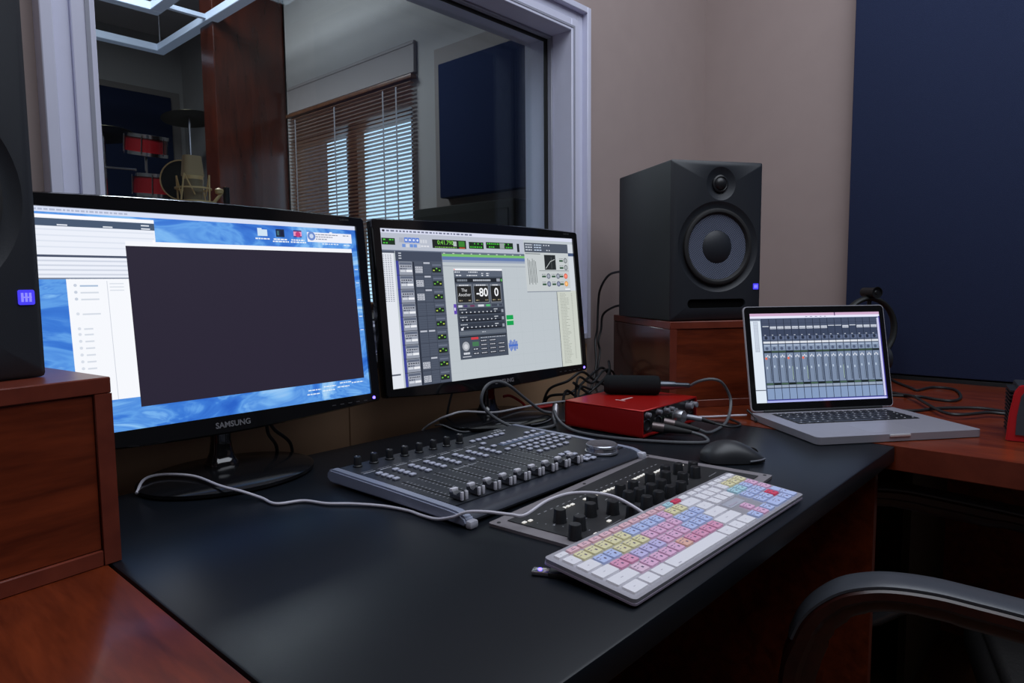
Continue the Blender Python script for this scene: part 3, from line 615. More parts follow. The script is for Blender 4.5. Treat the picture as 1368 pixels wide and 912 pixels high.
    r(0.565, 0.348, 0.603, 0.421, (22, 160, 80), 3); r(0.565, 0.380, 0.603, 0.389, (190, 226, 196), 4)
    for k in range(9):
        h = 0.02+0.022*abs(math.sin(k*2.3)); r(0.566+k*0.0056, 0.201-h, 0.570+k*0.0056, 0.201+h, (74, 110, 196), 3)
    r(0.566, 0.194, 0.617, 0.208, (74, 110, 196), 3)
    r(0.300, 0.446, 0.313, 0.514, (96, 70, 176), 3); r(0.302, 0.47, 0.308, 0.49, (226, 220, 244), 4)
    # the dark plug-in window
    r(0.313, 0.741, 0.561, 0.755, (240, 242, 248), 4); r(0.313, 0.136, 0.561, 0.742, (70, 78, 92), 4); s.disc(0.3165, 0.748, 0.0015, (220, 90, 80), 5, 8)
    r(0.315, 0.700, 0.559, 0.738, (92, 100, 116), 5)
    for u0, u1, v in ((0.316, 0.342, 0.727), (0.385, 0.43, 0.727), (0.322, 0.35, 0.704), (0.375, 0.43, 0.704), (0.45, 0.46, 0.718), (0.475, 0.49, 0.718), (0.45, 0.46, 0.704), (0.475, 0.49, 0.704)): s.dashes(u0, u1, v, 0.007, (220, 224, 232), 6)
    r(0.316, 0.660, 0.558, 0.690, (34, 38, 46), 5); s.dashes(0.325, 0.375, 0.667, 0.014, (140, 148, 160), 6, 0.003, 0.006, 0.002); s.dashes(0.405, 0.495, 0.668, 0.012, (190, 196, 206), 6, 0.004, 0.007, 0.002); r(0.527, 0.665, 0.545, 0.686, (150, 156, 168), 6); r(0.549, 0.665, 0.557, 0.684, (90, 170, 90), 6)
    for u0, u1 in ((0.318, 0.396), (0.402, 0.482), (0.488, 0.548)):
        r(u0, 0.515, u1, 0.648, (118, 124, 134), 5); r(u0+0.004, 0.522, u1-0.004, 0.634, (36, 36, 36), 6); s.dashes(u0+0.015, u1-0.015, 0.637, 0.006, (226, 228, 234), 7, 0.005, 0.010, 0.002)
        s.dashes(u0+0.010, u0+0.026, 0.532, 0.007, (160, 150, 120), 7); s.dashes(u1-0.022, u1-0.008, 0.532, 0.007, (160, 150, 120), 7)
    s.text('-80', 0.446, 0.587, 0.026, (244, 246, 250), 8, 0.0004); s.text('0', 0.521, 0.587, 0.026, (244, 246, 250), 8, 0.0004); s.text('The', 0.356, 0.606, 0.010, (220, 222, 226), 8); s.text('Another', 0.357, 0.575, 0.010, (220, 222, 226), 8)
    r(0.318, 0.488, 0.552, 0.508, (96, 104, 118), 5)
    for u0, u1, c in ((0.322, 0.342, (210, 214, 222)), (0.348, 0.366, (70, 60, 110)), (0.38, 0.402, (110, 60, 90)), (0.42, 0.45, (214, 218, 226)), (0.462, 0.482, (80, 190, 110)), (0.49, 0.52, (60, 66, 80)), (0.53, 0.548, (60, 66, 80))): r(u0, 0.491, u1, 0.505, c, 6)
    for v in (0.437, 0.385, 0.334):
        r(0.320, v, 0.553, v+0.045, (52, 58, 70), 5); r(0.330, v+0.006, 0.535, v+0.012, (20, 22, 28), 6); s.dashes(0.326, 0.36, v+0.034, 0.006, (190, 196, 206), 6, 0.004, 0.008, 0.002)
        for q in range(9): r(0.335+q*0.021, v+0.014, 0.341+q*0.021, v+0.021, (214, 218, 226), 7)
        r(0.50, v+0.03, 0.52, v+0.036, (200, 206, 214), 6); r(0.54, v+0.008, 0.551, v+0.03, (150, 156, 168), 6)
    r(0.326, 0.333, 0.337, 0.349, (220, 222, 230), 8)
    r(0.318, 0.300, 0.556, 0.326, (100, 108, 120), 5); s.dashes(0.43, 0.45, 0.312, 0.006, (180, 186, 196), 6); r(0.315, 0.284, 0.559, 0.290, (24, 28, 34), 5)
    s.disc(0.343, 0.224, 0.0125, (70, 76, 88), 6, 24); s.disc(0.343, 0.224, 0.0100, (168, 172, 180), 7, 24); s.disc(0.343, 0.222, 0.0055, (206, 208, 214), 8, 20)
    s.dashes(0.33, 0.36, 0.168, 0.014, (214, 218, 226), 6, 0.006, 0.010, 0.001); r(0.324, 0.150, 0.366, 0.156, (190, 194, 204), 6)
    r(0.372, 0.266, 0.408, 0.282, (206, 62, 70), 6); r(0.376, 0.220, 0.408, 0.250, (70, 120, 84), 6)
    for q in range(4):
        for c_ in range(3 if q else 2):
            u = 0.416 + c_*0.046; r(u, 0.245-q*0.028, u+0.036, 0.262-q*0.028, (38, 42, 52), 6); s.dashes(u+0.004, u+0.033, 0.251-q*0.028, 0.006, (200, 204, 214), 7, 0.004, 0.008, 0.002)
    for v in (0.192, 0.162): r(0.376, v, 0.408, v+0.016, (38, 42, 52), 6); s.dashes(0.38, 0.405, v+0.005, 0.006, (200, 204, 214), 7)
    s.dashes(0.42, 0.55, 0.273, 0.005, (180, 186, 196), 6)
    # pale compressor window top right
    r(0.695, 0.588, 0.966, 0.955, (196, 202, 204), 4); r(0.697, 0.882, 0.966, 0.953, (80, 88, 102), 5)
    for v in (0.934, 0.916, 0.896):
        s.dashes(0.704, 0.745, v, 0.008, (206, 212, 222), 6, 0.006, 0.014, 0.003); s.dashes(0.755, 0.80, v, 0.008, (190, 206, 226), 6, 0.006, 0.014, 0.003)
        s.dashes(0.812, 0.85, v, 0.008, (206, 212, 222), 6, 0.006, 0.012, 0.008, 0.8)
    r(0.812, 0.752, 0.882, 0.866, (38, 42, 44), 5); s.line(0.818, 0.762, 0.848, 0.815, 0.0014, (200, 205, 205), 6); s.line(0.848, 0.815, 0.876, 0.832, 0.0014, (200, 205, 205), 6); s.line(0.855, 0.76, 0.855, 0.85, 0.0008, (110, 116, 116), 6)
    for k in range(6): s.line(0.712+k*0.009, 0.835-0.01*(k % 3), 0.7135+k*0.009, 0.640+0.012*(k % 2), 0.0016, (70, 78, 78), 5)
    r(0.700, 0.868, 0.79, 0.874, (120, 128, 130), 5)
    for u, v, c in ((0.945, 0.825, (120, 126, 130)), (0.945, 0.770, (120, 126, 130)), (0.83, 0.703, (110, 116, 130)), (0.89, 0.703, (110, 116, 130)), (0.94, 0.703, (214, 96, 76)), (0.83, 0.643, (96, 104, 130)), (0.89, 0.643, (96, 104, 130)), (0.94, 0.643, (216, 150, 84))):
        s.disc(u, v, 0.0068, c, 6, 18); s.disc(u, v, 0.0042, tuple(min(255, x+50) for x in c), 7, 14); r(u-0.040, v-0.010, u-0.016, v+0.004, (50, 84, 62), 6); s.dashes(u-0.040, u-0.016, v+0.012, 0.004, (96, 102, 106), 6)
    r(0.775, 0.742, 0.962, 0.746, (120, 126, 130), 5); r(0.93, 0.595, 0.962, 0.605, (236, 238, 244), 6); r(0.695, 0.582, 0.966, 0.589, (140, 148, 160), 4)
    # clip list on the far right
    r(0.875, 0, 1, 0.588, (202, 207, 198), 2); r(0.873, 0, 0.876, 0.588, (70, 76, 84), 3); r(0.966, 0.588, 1, 0.955, (206, 212, 220), 2); r(0.966, 0.86, 1, 0.885, (70, 86, 120), 3)
    for k in range(46): s.dashes(0.892, 0.892+random.uniform(0.03, 0.06), 0.565-k*0.012, 0.003, (140, 144, 136), 3, 0.008, 0.02, 0.002)
    for k in range(40): r(0.965, 0.56-k*0.013, 0.972, 0.564-k*0.013, (150, 154, 146), 3)
def draw_laptop(s):
    r = s.r
    r(0, 0, 1, 1, (126, 146, 176), 0); r(0, 0.967, 1, 1, (206, 170, 202), 1); r(0, 0.945, 1, 0.970, (232, 232, 252), 2); s.dashes(0.42, 0.6, 0.955, 0.006, (120, 110, 150), 3, 0.01, 0.02, 0.02, 0.5)
    r(0.645, 0.965, 0.652, 1.0, (60, 40, 90), 3)
    r(0, 0, 0.075, 0.945, (222, 232, 244), 2); r(0, 0.918, 0.075, 0.945, (110, 120, 140), 3); r(0, 0.135, 0.075, 0.145, (90, 96, 110), 3)
    for k in range(20):
        for q in range(3): r(0.022+q*0.012, 0.90-k*0.0175, 0.030+q*0.012, 0.909-k*0.0175, (130, 140, 166), 3)
    r(0.078, 0.02, 0.985, 0.940, (52, 62, 84), 1); n = 16; w_ = (0.975-0.083)/n
    for k in range(n):
        u = 0.085 + k*w_; e = u + w_ - 0.004
        r(u, 0.845, e, 0.935, (70, 80, 104), 2); s.r(u, 0.885, e, 0.888, (48, 56, 76), 3); r(u, 0.745, e, 0.840, (58, 68, 92), 2)
        if k not in (0, 9, 10, 12): r(u+0.003, 0.822, e-0.002, 0.852, (200, 206, 218), 3); s.dashes(u+0.006, e-0.004, 0.828, 0.008, (120, 126, 146), 4)
        else: r(u+0.003, 0.848, e-0.002, 0.856, (210, 216, 226), 3)
        r(u, 0.700, e, 0.742, (92, 104, 132), 2); s.disc(u+w_*0.42, 0.722, 0.0038, (40, 48, 66), 3, 10); r(u+0.012, 0.750, u+0.024, 0.758, (190, 196, 208), 3)
        r(u, 0.660, e, 0.682, (222, 226, 234), 3); r(u, 0.684, e, 0.696, (84, 96, 120), 3)
        r(u, 0.578, e, 0.652, (128, 144, 170), 2); s.disc(u+w_*0.42, 0.603, 0.0038, (80, 92, 118), 3, 10); r(u+0.005, 0.63, e-0.005, 0.642, (168, 182, 204), 3)
        r(u, 0.556, e, 0.576, (58, 78, 62) if k % 3 else (30, 40, 40), 3)
        r(u, 0.22, e, 0.552, (122, 138, 164), 2)
        for q in range(3): r(u+0.010+q*0.011, 0.500+0.012*(q % 2), u+0.016+q*0.011, 0.520+0.012*(q % 2), (232, 236, 244), 3)
        if k in (0, 3, 5): s.disc(u+0.012, 0.492, 0.0030, (226, 110, 90), 4, 8)
        r(e-0.012, 0.235, e-0.007, 0.495, (26, 34, 46), 3); r(e-0.020, 0.235, e-0.018, 0.495, (64, 74, 94), 3); r(e-0.004, 0.22, e, 0.552, (84, 98, 124), 3)
        r(u+0.010, 0.375+0.015*math.sin(k), u+0.018, 0.400+0.015*math.sin(k), (190, 206, 224), 4)
        if k in (3, 5, 10): s.r(e-0.017, 0.25, e-0.0135, 0.40, (180, 206, 190), 4)
        r(u, 0.196, e, 0.216, (24, 36, 30) if k % 2 else (70, 96, 80), 3); r(u, 0.165, e, 0.192, (150, 164, 186), 3); r(u, 0.158, e, 0.163, (70, 80, 100), 3)
        r(u, 0.035, e, 0.155, (132, 154, 190), 2); r(e, 0.035, e+0.004, 0.94, (36, 44, 62), 3)
    r(0.975, 0.03, 0.992, 0.93, (206, 206, 240), 3); r(0.078, 0.0, 1, 0.022, (170, 176, 236), 3); r(0.50, 0.006, 1, 0.016, (216, 214, 250), 4); r(0.08, 0.022, 1, 0.032, (56, 60, 150), 4); r(0.992, 0, 1, 0.95, (66, 60, 150), 4)

# ------------------------------------------------------------------ desktop monitors
def monitor(label, x, y, a, tilt, nx, ny, draw, wp, base_c, bz=0.0165):
    """origin of the thing = foot of the stand"""
    t = thing('desktop_monitor', label, 'monitor', (base_c[0], base_c[1], D), a, 'black desktop monitors')
    # screen lower left corner in the thing's frame
    dx, dy = x - base_c[0], y - base_c[1]
    lx = dx*math.cos(a) + dy*math.sin(a); ly = -dx*math.sin(a) + dy*math.cos(a)
    P = bpy.data.objects.new('display_panel', None)
    Mx = T(lx, ly, 0.1032) @ RX(-tilt)
    bt = 0.0178
    out = [(-bz, AH+bt)]
    out = [(-bz+0.003, -0.016)]
    for k in range(13):
        q = k/12; out.append((q*AW, -0.017-0.012*math.sin(PI*q)))
    out += [(AW+bz-0.003, -0.016), (AW+bz, -0.012), (AW+bz, AH+bt-0.004), (AW+bz-0.004, AH+bt)] + [(AW*(1-q/10), AH+bt+0.0065*math.sin(PI*q/10)) for q in range(1, 10)] + [(-bz+0.004, AH+bt), (-bz, AH+bt-0.004), (-bz, -0.012)]
    # bezel: front ring, sides
    bm = nb(); e = 0.0025
    inner = [(0, 0), (AW, 0), (AW, AH), (0, AH)]
    cx, cz = AW/2, AH/2
    sh = lambda p: (p[0] + (e if p[0] < cx else -e)*(abs(p[0]-cx) > AW*0.45), p[1] + (e if p[1] < cz else -e))
    rings = fill_loops(bm, [[sh(p) for p in out], inner], -0.004)
    o2 = [bm.verts.new((p[0], 0.0, p[1])) for p in out]; o3 = [bm.verts.new((p[0], 0.016, p[1])) for p in out]; n = len(out)
    for i in range(n):
        j = (i+1) % n
        bm.faces.new((rings[0][i], rings[0][j], o2[j], o2[i])); bm.faces.new((o2[i], o2[j], o3[j], o3[i]))
    i2 = [bm.verts.new((p[0], 0.0005, p[1])) for p in inner]
    for i in range(4): bm.faces.new((rings[1][i], rings[1][(i+1) % 4], i2[(i+1) % 4], i2[i]))
    bmesh.ops.transform(bm, matrix=Mx, verts=bm.verts)
    bz_o = obj('bezel', bm, BLKG, t)
    bm = nb(); v = [bm.verts.new((p[0], 0.016, p[1])) for p in out]; bm.faces.new(v)
    q1 = [(cx+(p[0]-cx)*0.72, cz+(p[1]-cz)*0.72) for p in out]; v2 = [bm.verts.new((p[0], 0.036, p[1])) for p in q1]
    for i in range(n): bm.faces.new((v[i], v[(i+1) % n], v2[(i+1) % n], v2[i]))
    bm.faces.new(v2); bmesh.ops.transform(bm, matrix=Mx, verts=bm.verts); obj('rear_housing', bm, BLKM, t)
    s = Screen(AW, AH); draw(s)
    bmesh.ops.transform(s.bm, matrix=Mx, verts=s.bm.verts)
    s.build('screen', [SCR, wp] if wp else [SCR], t)
    bm = nb(); text_bm(bm, 'SAMSUNG', 0.0125, Mx @ T(AW/2+0.012, -0.0043, -0.0145) @ RX(PI/2), 0, 0.0002, 0.0003); obj('brand_lettering', bm, mat('silver_print', (0.30, 0.30, 0.32, 1), 0.3, metal=0.5), t)
    bm = nb(); text_bm(bm, 'S24D300', 0.0055, Mx @ T(AW-0.025, -0.0043, AH+0.0105) @ RX(PI/2), 0, 0.0001); obj('model_lettering', bm, mat('dim_print', (0.06, 0.06, 0.06, 1), 0.4), t)
    bm = nb(); lathe(bm, [(0.0028, 0), (0.0028, 0.0012), (0.001, 0.002)], n=12, M=Mx @ T(AW+0.004, -0.004, -0.0085) @ RX(PI/2)); obj('power_light', bm, LEDB, t, label='glowing blue power light')
    b0 = None
    for k in range(5):
        bm = nb(); box(bm, -0.004, 0.004, -0.0052, -0.004, -0.0008, 0.0008); bmesh.ops.transform(bm, matrix=Mx @ T(AW-0.016-k*0.017, 0, -0.0115), verts=bm.verts); obj('menu_button', bm, GREYF if False else mat('dark_grey_plastic', (0.05, 0.05, 0.055, 1), 0.3), t)
    # stand
    bm = nb()
    prof = [(0.0, 0.0235, 0.020), (0.003, 0.0245, 0.022), (0.010, 0.0235, 0.021), (0.014, 0.021, 0.017), (0.025, 0.017, 0.013), (0.045, 0.0145, 0.011), (0.085, 0.0155, 0.011), (0.16, 0.016, 0.011)]
    rg = []
    for z_, hx, hy in prof: rg.append([bm.verts.new((px, py, 0.012+z_)) for px, py in rrect(-hx, hx, -hy, hy, hy*0.6, 3)])
    for a_, b_ in zip(rg, rg[1:]):
        for i in range(len(a_)): bm.faces.new((a_[i], a_[(i+1) % len(a_)], b_[(i+1) % len(a_)], b_[i]))
    bm.faces.new(rg[0]); bm.faces.new(rg[-1])
    bmesh.ops.translate(bm, verts=bm.verts, vec=(nx, ny, 0)); obj('stand_neck', bm, BLKG, t)
    bm = nb(); lathe(bm, [(0.130, 0.0), (0.138, 0.003), (0.138, 0.008), (0.130, 0.0115), (0.06, 0.0155), (0.0, 0.0165)], n=64, sy=0.80); obj('stand_base', bm, mat('satin_black_base', (0.006, 0.006, 0.007, 1), 0.16, spec=0.35), t)
    return t
WPM = wall_paper_mat()
monitor('left desktop monitor showing a blue desktop and a large black window', 0.3405, -0.0417, 0.0043, 0.1158, 0.0, 0.028, draw_left, WPM, (0.632, -0.030), 0.0205)
monitor('right desktop monitor showing the audio session with a dark plug-in window', 0.9587, -0.0347, -0.0766, 0.1049, 0.0, 0.028, draw_right, None, (1.236, -0.050), 0.0175)

# ------------------------------------------------------------------ laptop
lp = thing('laptop', 'open silver laptop showing a mixer with many channel strips', 'laptop', (1.459, -0.6681, D), -0.6659)
LW, LD = 0.3527, 0.2426
bm = nb(); prism(bm, rrect(0, LW, -0.010, LD, 0.010, 4), 0.0015, 0.0155, 0, None); 
for f in list(bm.faces):
    pass
obj('base', bm, ALU, lp)
bm = nb()
for x in (0.03, LW-0.03):
    for y in (0.01, LD-0.03): lathe(bm, [(0.007, 0), (0.007, 0.0015)], n=16, M=T(x, y, 0))
obj('rubber_foot', bm, RUBBER, lp)
bm = nb(); prism(bm, rrect(0.036, LW-0.036, 0.108, 0.214, 0.003, 2), 0.0155, 0.0157); kb_o = obj('keyboard_well', bm, mat('black_anodised', (0.012, 0.012, 0.014, 1), 0.5), lp)
KBK = mat('black_laptop_key', (0.010, 0.010, 0.012, 1), 0.4)
def key_mesh(w_, h_, th, m, glyph=None, name='key', parent=None, loc=None, gmi=1, mats=None):
    bm = nb(); e = 0.0006
    prism(bm, rrect(-w_/2, w_/2, -h_/2, h_/2, 0.0014, 2), 0, th, 0, None, rrect(-w_/2+e, w_/2-e, -h_/2+e, h_/2-e, 0.0012, 2))
    if glyph:
        for x, y, gw, gh in glyph:
            v = [bm.verts.new(p) for p in ((x, y, th+0.0001), (x+gw, y, th+0.0001), (x+gw, y+gh, th+0.0001), (x, y+gh, th+0.0001))]; f = bm.faces.new(v); f.material_index = 1
    return obj(name, bm, mats or [m], parent, loc=loc)
k0 = None; P_ = (LW-0.072-0.002)/14.5
GLY = [(-0.0016, -0.0014, 0.0032, 0.0034)]
cache = {}
def lkey(u, v, w_, h_, nm='laptop_key'):
    loc = (u, v, 0.0157)
    kk = (round(w_, 4), round(h_, 4))
    if kk not in cache: cache[kk] = key_mesh(w_, h_, 0.0012, KBK, GLY, 'key', kb_o, loc, mats=[KBK, WPRT]); return
    again(cache[kk], loc, kb_o)
xs = 0.0375
for r_, row in enumerate([[1, 1, 1, 1.25, 5, 1.25, 1, 1, 1, 1], [2.25]+[1]*10+[2.25], [1.75]+[1]*11+[1.75], [1.5]+[1]*12+[1], [1]*13+[1.5]]):
    x = xs
    for u in row:
        lkey(x+u*P_/2, 0.108+0.0095+r_*0.0188, u*P_-0.0028, 0.016); x += u*P_
for k in range(14): lkey(xs+(k+0.5)*14.5/14*P_, 0.2075, 14.5/14*P_-0.0028, 0.008)
bm = nb(); prism(bm, rrect(0.124, 0.229, 0.008, 0.084, 0.003, 3), 0.0155, 0.01562); obj('trackpad', bm, mat('trackpad_grey', (0.38, 0.37, 0.42, 1), 0.32, metal=0.3), lp)
bm = nb(); box(bm, 0.150, 0.194, -0.0125, -0.0095, 0.010, 0.0152, bev=0.001); obj('opening_notch', bm, mat('bright_aluminium', (0.85, 0.85, 0.88, 1), 0.3, metal=0.4), lp)
bm = nb(); cyl(bm, (0.03, LD-0.008, 0.0165), (LW-0.03, LD-0.008, 0.0165), 0.005, 16); obj('hinge', bm, BLKP, lp)
ML = T(0, LD-0.010, 0.0165) @ RX(-0.2046); LH = LD*0.96+0.006
bm = nb(); prism(bm, [(x, -z) for x, z in rrect(0, LW, 0.002, LH, 0.009, 4)][::-1], 0.0, 0.0052, 0, ML @ RX(-PI/2)); lid = obj('lid', bm, mat('bright_lid_aluminium', (0.62, 0.61, 0.67, 1), 0.3, metal=0.3), lp)
bm = nb(); prism(bm, [(x, z) for x, z in rrect(0.0016, LW-0.0016, 0.004, LH-0.0016, 0.008, 4)], 0.0, 0.0009, 0, ML @ T(0, 0.0001, 0) @ RX(PI/2)); obj('display_bezel', bm, BLKG, lid)
sx0, sx1, sz0, sz1 = 0.040*LW, 0.962*LW, 0.088*LD*0.96, 0.955*LD*0.96
s = Screen(sx1-sx0, sz1-sz0); draw_laptop(s); bmesh.ops.transform(s.bm, matrix=ML @ T(sx0, -0.0009, sz0), verts=s.bm.verts); s.build('screen', [SCR], lid)

# ------------------------------------------------------------------ mixing control surface
XT = thing('mixing_control_surface', 'grey mixing control surface with nine faders and a jog wheel', 'control surface', (0.720, -0.487, D), 0.020)
CW, CD, ZF, ZR = 0.438, 0.294, 0.018, 0.0225
KU, KV = 1.0, 1.0
tl = math.atan2(ZR-ZF, CD)
def xz(v): return ZF + (ZR-ZF)*v/CD
SIDE = mat('blue_grey_side_cheek', (0.30, 0.33, 0.43, 1), 0.35, metal=0.1); SURF = mat('dark_slate_panel', (0.020, 0.023, 0.030, 1), 0.42, noise=0.1, bscale=80)
bm = nb()
CYC = Matrix(((0,0,1,0),(1,0,0,0),(0,1,0,0),(0,0,0,1)))
prof = [(0.006, 0.0025), (0.000, 0.0045), (-0.002, 0.0085), (0.001, 0.0125), (0.008, 0.0160), (0.018, 0.0178), (0.030, ZF), (CD-0.004, ZR), (CD, ZR-0.003), (CD, 0.008), (CD-0.01, 0.0035)]
prism(bm, prof, 0.014, CW-0.014, 0, CYC @ T(0, 0, 0)); obj('body', bm, mat('slate_housing', (0.040, 0.045, 0.060, 1), 0.33, metal=0.2), XT)
for x0 in (0.0, CW-0.016):
    bm = nb(); pr2 = [(-0.002, 0.0025), (-0.006, 0.007), (-0.002, 0.014), (0.012, 0.0190), (0.028, ZF+0.0020), (CD*0.5, xz(CD*0.5)+0.0022), (CD, ZR+0.002), (CD+0.008, ZR-0.003), (CD+0.009, 0.010), (CD, 0.0035), (CD*0.5, 0.0040)]
    prism(bm, pr2, x0, x0+0.016, 0, CYC); bmesh.ops.bevel(bm, geom=bm.edges[:], offset=0.0025, segments=2, affect='EDGES', clamp_overlap=True); obj('side_cheek', bm, SIDE, XT)
MS = T(0, 0, ZF) @ RX(tl)
bm = nb(); box(bm, 0.0155, CW-0.0155, 0.030, CD-0.004, -0.001, 0.0015); bmesh.ops.transform(bm, matrix=MS, verts=bm.verts); obj('top_panel', bm, SURF, XT)
bm = nb()
for x in (0.02, CW-0.02):
    for y in (0.02, CD-0.03): lathe(bm, [(0.010, 0.0), (0.010, 0.0032)], n=16, M=T(x, y, 0))
obj('rubber_foot', bm, RUBBER, XT)
bm = nb(); box(bm, 0.001, 0.016, -0.012, -0.001, 0.0005, 0.011, bev=0.003); obj('corner_cap', bm, mat('pale_corner_cap', (0.55, 0.55, 0.62, 1), 0.35), XT)
bm = nb(); box(bm, CW-0.015, CW-0.001, -0.010, 0.004, 0.0015, 0.015, bev=0.003); obj('corner_cap', bm, mat('pale_corner_cap', (0.55, 0.55, 0.62, 1), 0.35), XT)
# printed marks
bm = nb()
def q_(bm, x0, x1, y0, y1, z=0.0017, mi=0):
    v = [bm.verts.new(p) for p in ((x0, y0, z), (x1, y0, z), (x1, y1, z), (x0, y1, z))]; f = bm.faces.new(v); f.material_index = mi
for k in range(8): q_(bm, 0.021+k*0.0303, 0.043+k*0.0303, 0.2350-k*0.0012, 0.2368-k*0.0012); q_(bm, 0.021+k*0.0303, 0.043+k*0.0303, 0.2420-k*0.0012, 0.2427-k*0.0012)
for k in range(9):
    x = 0.034+k*0.0313
    for j in range(13): q_(bm, x-0.007, x-0.003, 0.058+j*0.0080, 0.0591+j*0.0080); q_(bm, x+0.003, x+0.007, 0.058+j*0.0080, 0.0591+j*0.0080)
q_(bm, 0.130, 0.178, 0.1500, 0.1514); q_(bm, 0.130, 0.1314, 0.1440, 0.1500)
for k in range(5): q_(bm, 0.342+k*0.0085, 0.348+k*0.0085, 0.2700, 0.2735)
for x in (0.366, 0.372): olathe(bm, [(0.0035, 0), (0.0046, 0)], n=20, M=T(x, 0.281, 0.0017))
bmesh.ops.transform(bm, matrix=MS @ Matrix.Diagonal((KU, KV, 1, 1)), verts=bm.verts); obj('printed_marking', bm, mat('grey_print', (0.50, 0.51, 0.56, 1), 0.6), XT, recalc=False)
bm = nb()
for k in range(9):
    x = 0.034+k*0.0313; box(bm, x-0.0011, x+0.0011, 0.034, 0.160, 0.0012, 0.0017)
bmesh.ops.transform(bm, matrix=MS @ Matrix.Diagonal((KU, KV, 1, 1)), verts=bm.verts); obj('fader_slot', bm, mat('slot_black', (0.003, 0.003, 0.003, 1), 0.8), XT)
bm = nb(); box(bm, 0.289, 0.414, 0.193, 0.207, 0.0012, 0.0022, bev=0.0006); bmesh.ops.transform(bm, matrix=MS @ Matrix.Diagonal((KU, KV, 1, 1)), verts=bm.verts); obj('button_band', bm, mat('blue_grey_strip', (0.12, 0.16, 0.24, 1), 0.4), XT)
S_ = lambda x, y, z=0.0015: (MS @ Vector((x*KU, y*KV, z)))[:]
def on_slope(o): o.rotation_euler = (tl, 0, 0); return o
bm = nb(); lathe(bm, [(0.0076, 0), (0.0076, 0.002), (0.0062, 0.003), (0.0058, 0.015), (0.0050, 0.0162)], n=20); q_(bm, -0.0006, 0.0006, 0.001, 0.0048, 0.0164, 1)
kn = on_slope(obj('encoder_knob', bm, [BLKP, WPRT], XT, loc=S_(0.039, 0.2755)))
for k in range(1, 8): again(kn, S_(0.039+k*0.0303, 0.2755-k*0.0016))
bm = nb(); box(bm, -0.0052, 0.0052, -0.0041, 0.0041, 0, 0.0034, bev=0.0014)
bt = on_slope(obj('button', bm, BTN, XT, loc=S_(0.036, 0.217)))
nbut = 1
pts = [(0.036+k*0.0300, 0.217-j*0.0133-k*0.0018) for k in range(8) for j in range(4)][1:]
pts += [(0.271+k*0.0157, 0.2515) for k in range(6)] + [(0.272, 0.226)]
pts += [(0.272, 0.200)] + [(0.297+k*0.0157, 0.200) for k in range(8)] + [(0.388, 0.2215), (0.4065, 0.2215)]
pts += [(0.273, 0.168)] + [(0.296+k*0.0162, 0.1755) for k in range(8)]
pts += [(0.299+k*0.0185, 0.1565) for k in range(7)] + [(0.299+k*0.0186, 0.1400) for k in range(7)] + [(0.300+k*0.0186, 0.1185) for k in range(5)]
for p in pts: again(bt, S_(*p)); nbut += 1
bm = nb(); box(bm, -0.0056, 0.0056, -0.0042, 0.0042, 0, 0.0034, bev=0.0016)
tb = on_slope(obj('transport_button', bm, BTN, XT, loc=S_(0.306, 0.077)))
for p in ((0.324, 0.078), (0.323, 0.063), (0.308, 0.062), (0.314, 0.040), (0.330, 0.040), (0.325, 0.026), (0.311, 0.029)): again(tb, S_(*p))
# fader caps: black saddle with a bright bar
bm = nb(); box(bm, -0.0058, 0.0058, -0.011, 0.011, 0.001, 0.006, 0, bev=0.0015)
prism(bm, [(-0.0115, 0.0055), (-0.0105, 0.0125), (-0.0065, 0.0120), (-0.002, 0.0075), (0.002, 0.0075), (0.0065, 0.0120), (0.0105, 0.0125), (0.0115, 0.0055)], -0.0058, 0.0058, 0, Matrix(((0,0,1,0),(1,0,0,0),(0,1,0,0),(0,0,0,1))))
cap = on_slope(obj('fader_cap', bm, mat('dark_satin_cap', (0.05, 0.052, 0.06, 1), 0.25, spec=0.7), XT, loc=S_(0.035, 0.045)))
bm = nb(); box(bm, -0.0062, 0.0062, 0.0050, 0.0122, 0.0085, 0.0145, bev=0.002); box(bm, -0.0062, -0.0018, -0.0132, -0.0100, 0.002, 0.0135, bev=0.0006); box(bm, 0.0018, 0.0062, -0.0132, -0.0100, 0.002, 0.0135, bev=0.0006)
bar = obj('cap_bar', bm, mat('polished_silver_bar', (0.78, 0.77, 0.84, 1), 0.25, metal=0.25), cap)
for k in range(1, 9):
    c2 = again(cap, S_(0.035+k*0.0313, 0.045-k*0.0012)); again(bar, (0, 0, 0), c2)
bm = nb(); lathe(bm, [(0.0285, 0), (0.0285, 0.003), (0.0265, 0.0035), (0.0255, 0.009), (0.0270, 0.010), (0.0270, 0.0135), (0.0255, 0.0148), (0.0235, 0.0145)], n=48)
jw = on_slope(obj('jog_wheel', bm, mat('satin_silver_wheel', (0.42, 0.43, 0.48, 1), 0.22, metal=0.8), XT, loc=S_(0.371, 0.040)))
bm = nb(); lathe(bm, [(0.0238, 0.0140), (0.022, 0.0136), (0.004, 0.0138), (0.0, 0.0138)], n=40); obj('wheel_face', bm, mat('dark_wheel_face', (0.03, 0.032, 0.036, 1), 0.35), jw)

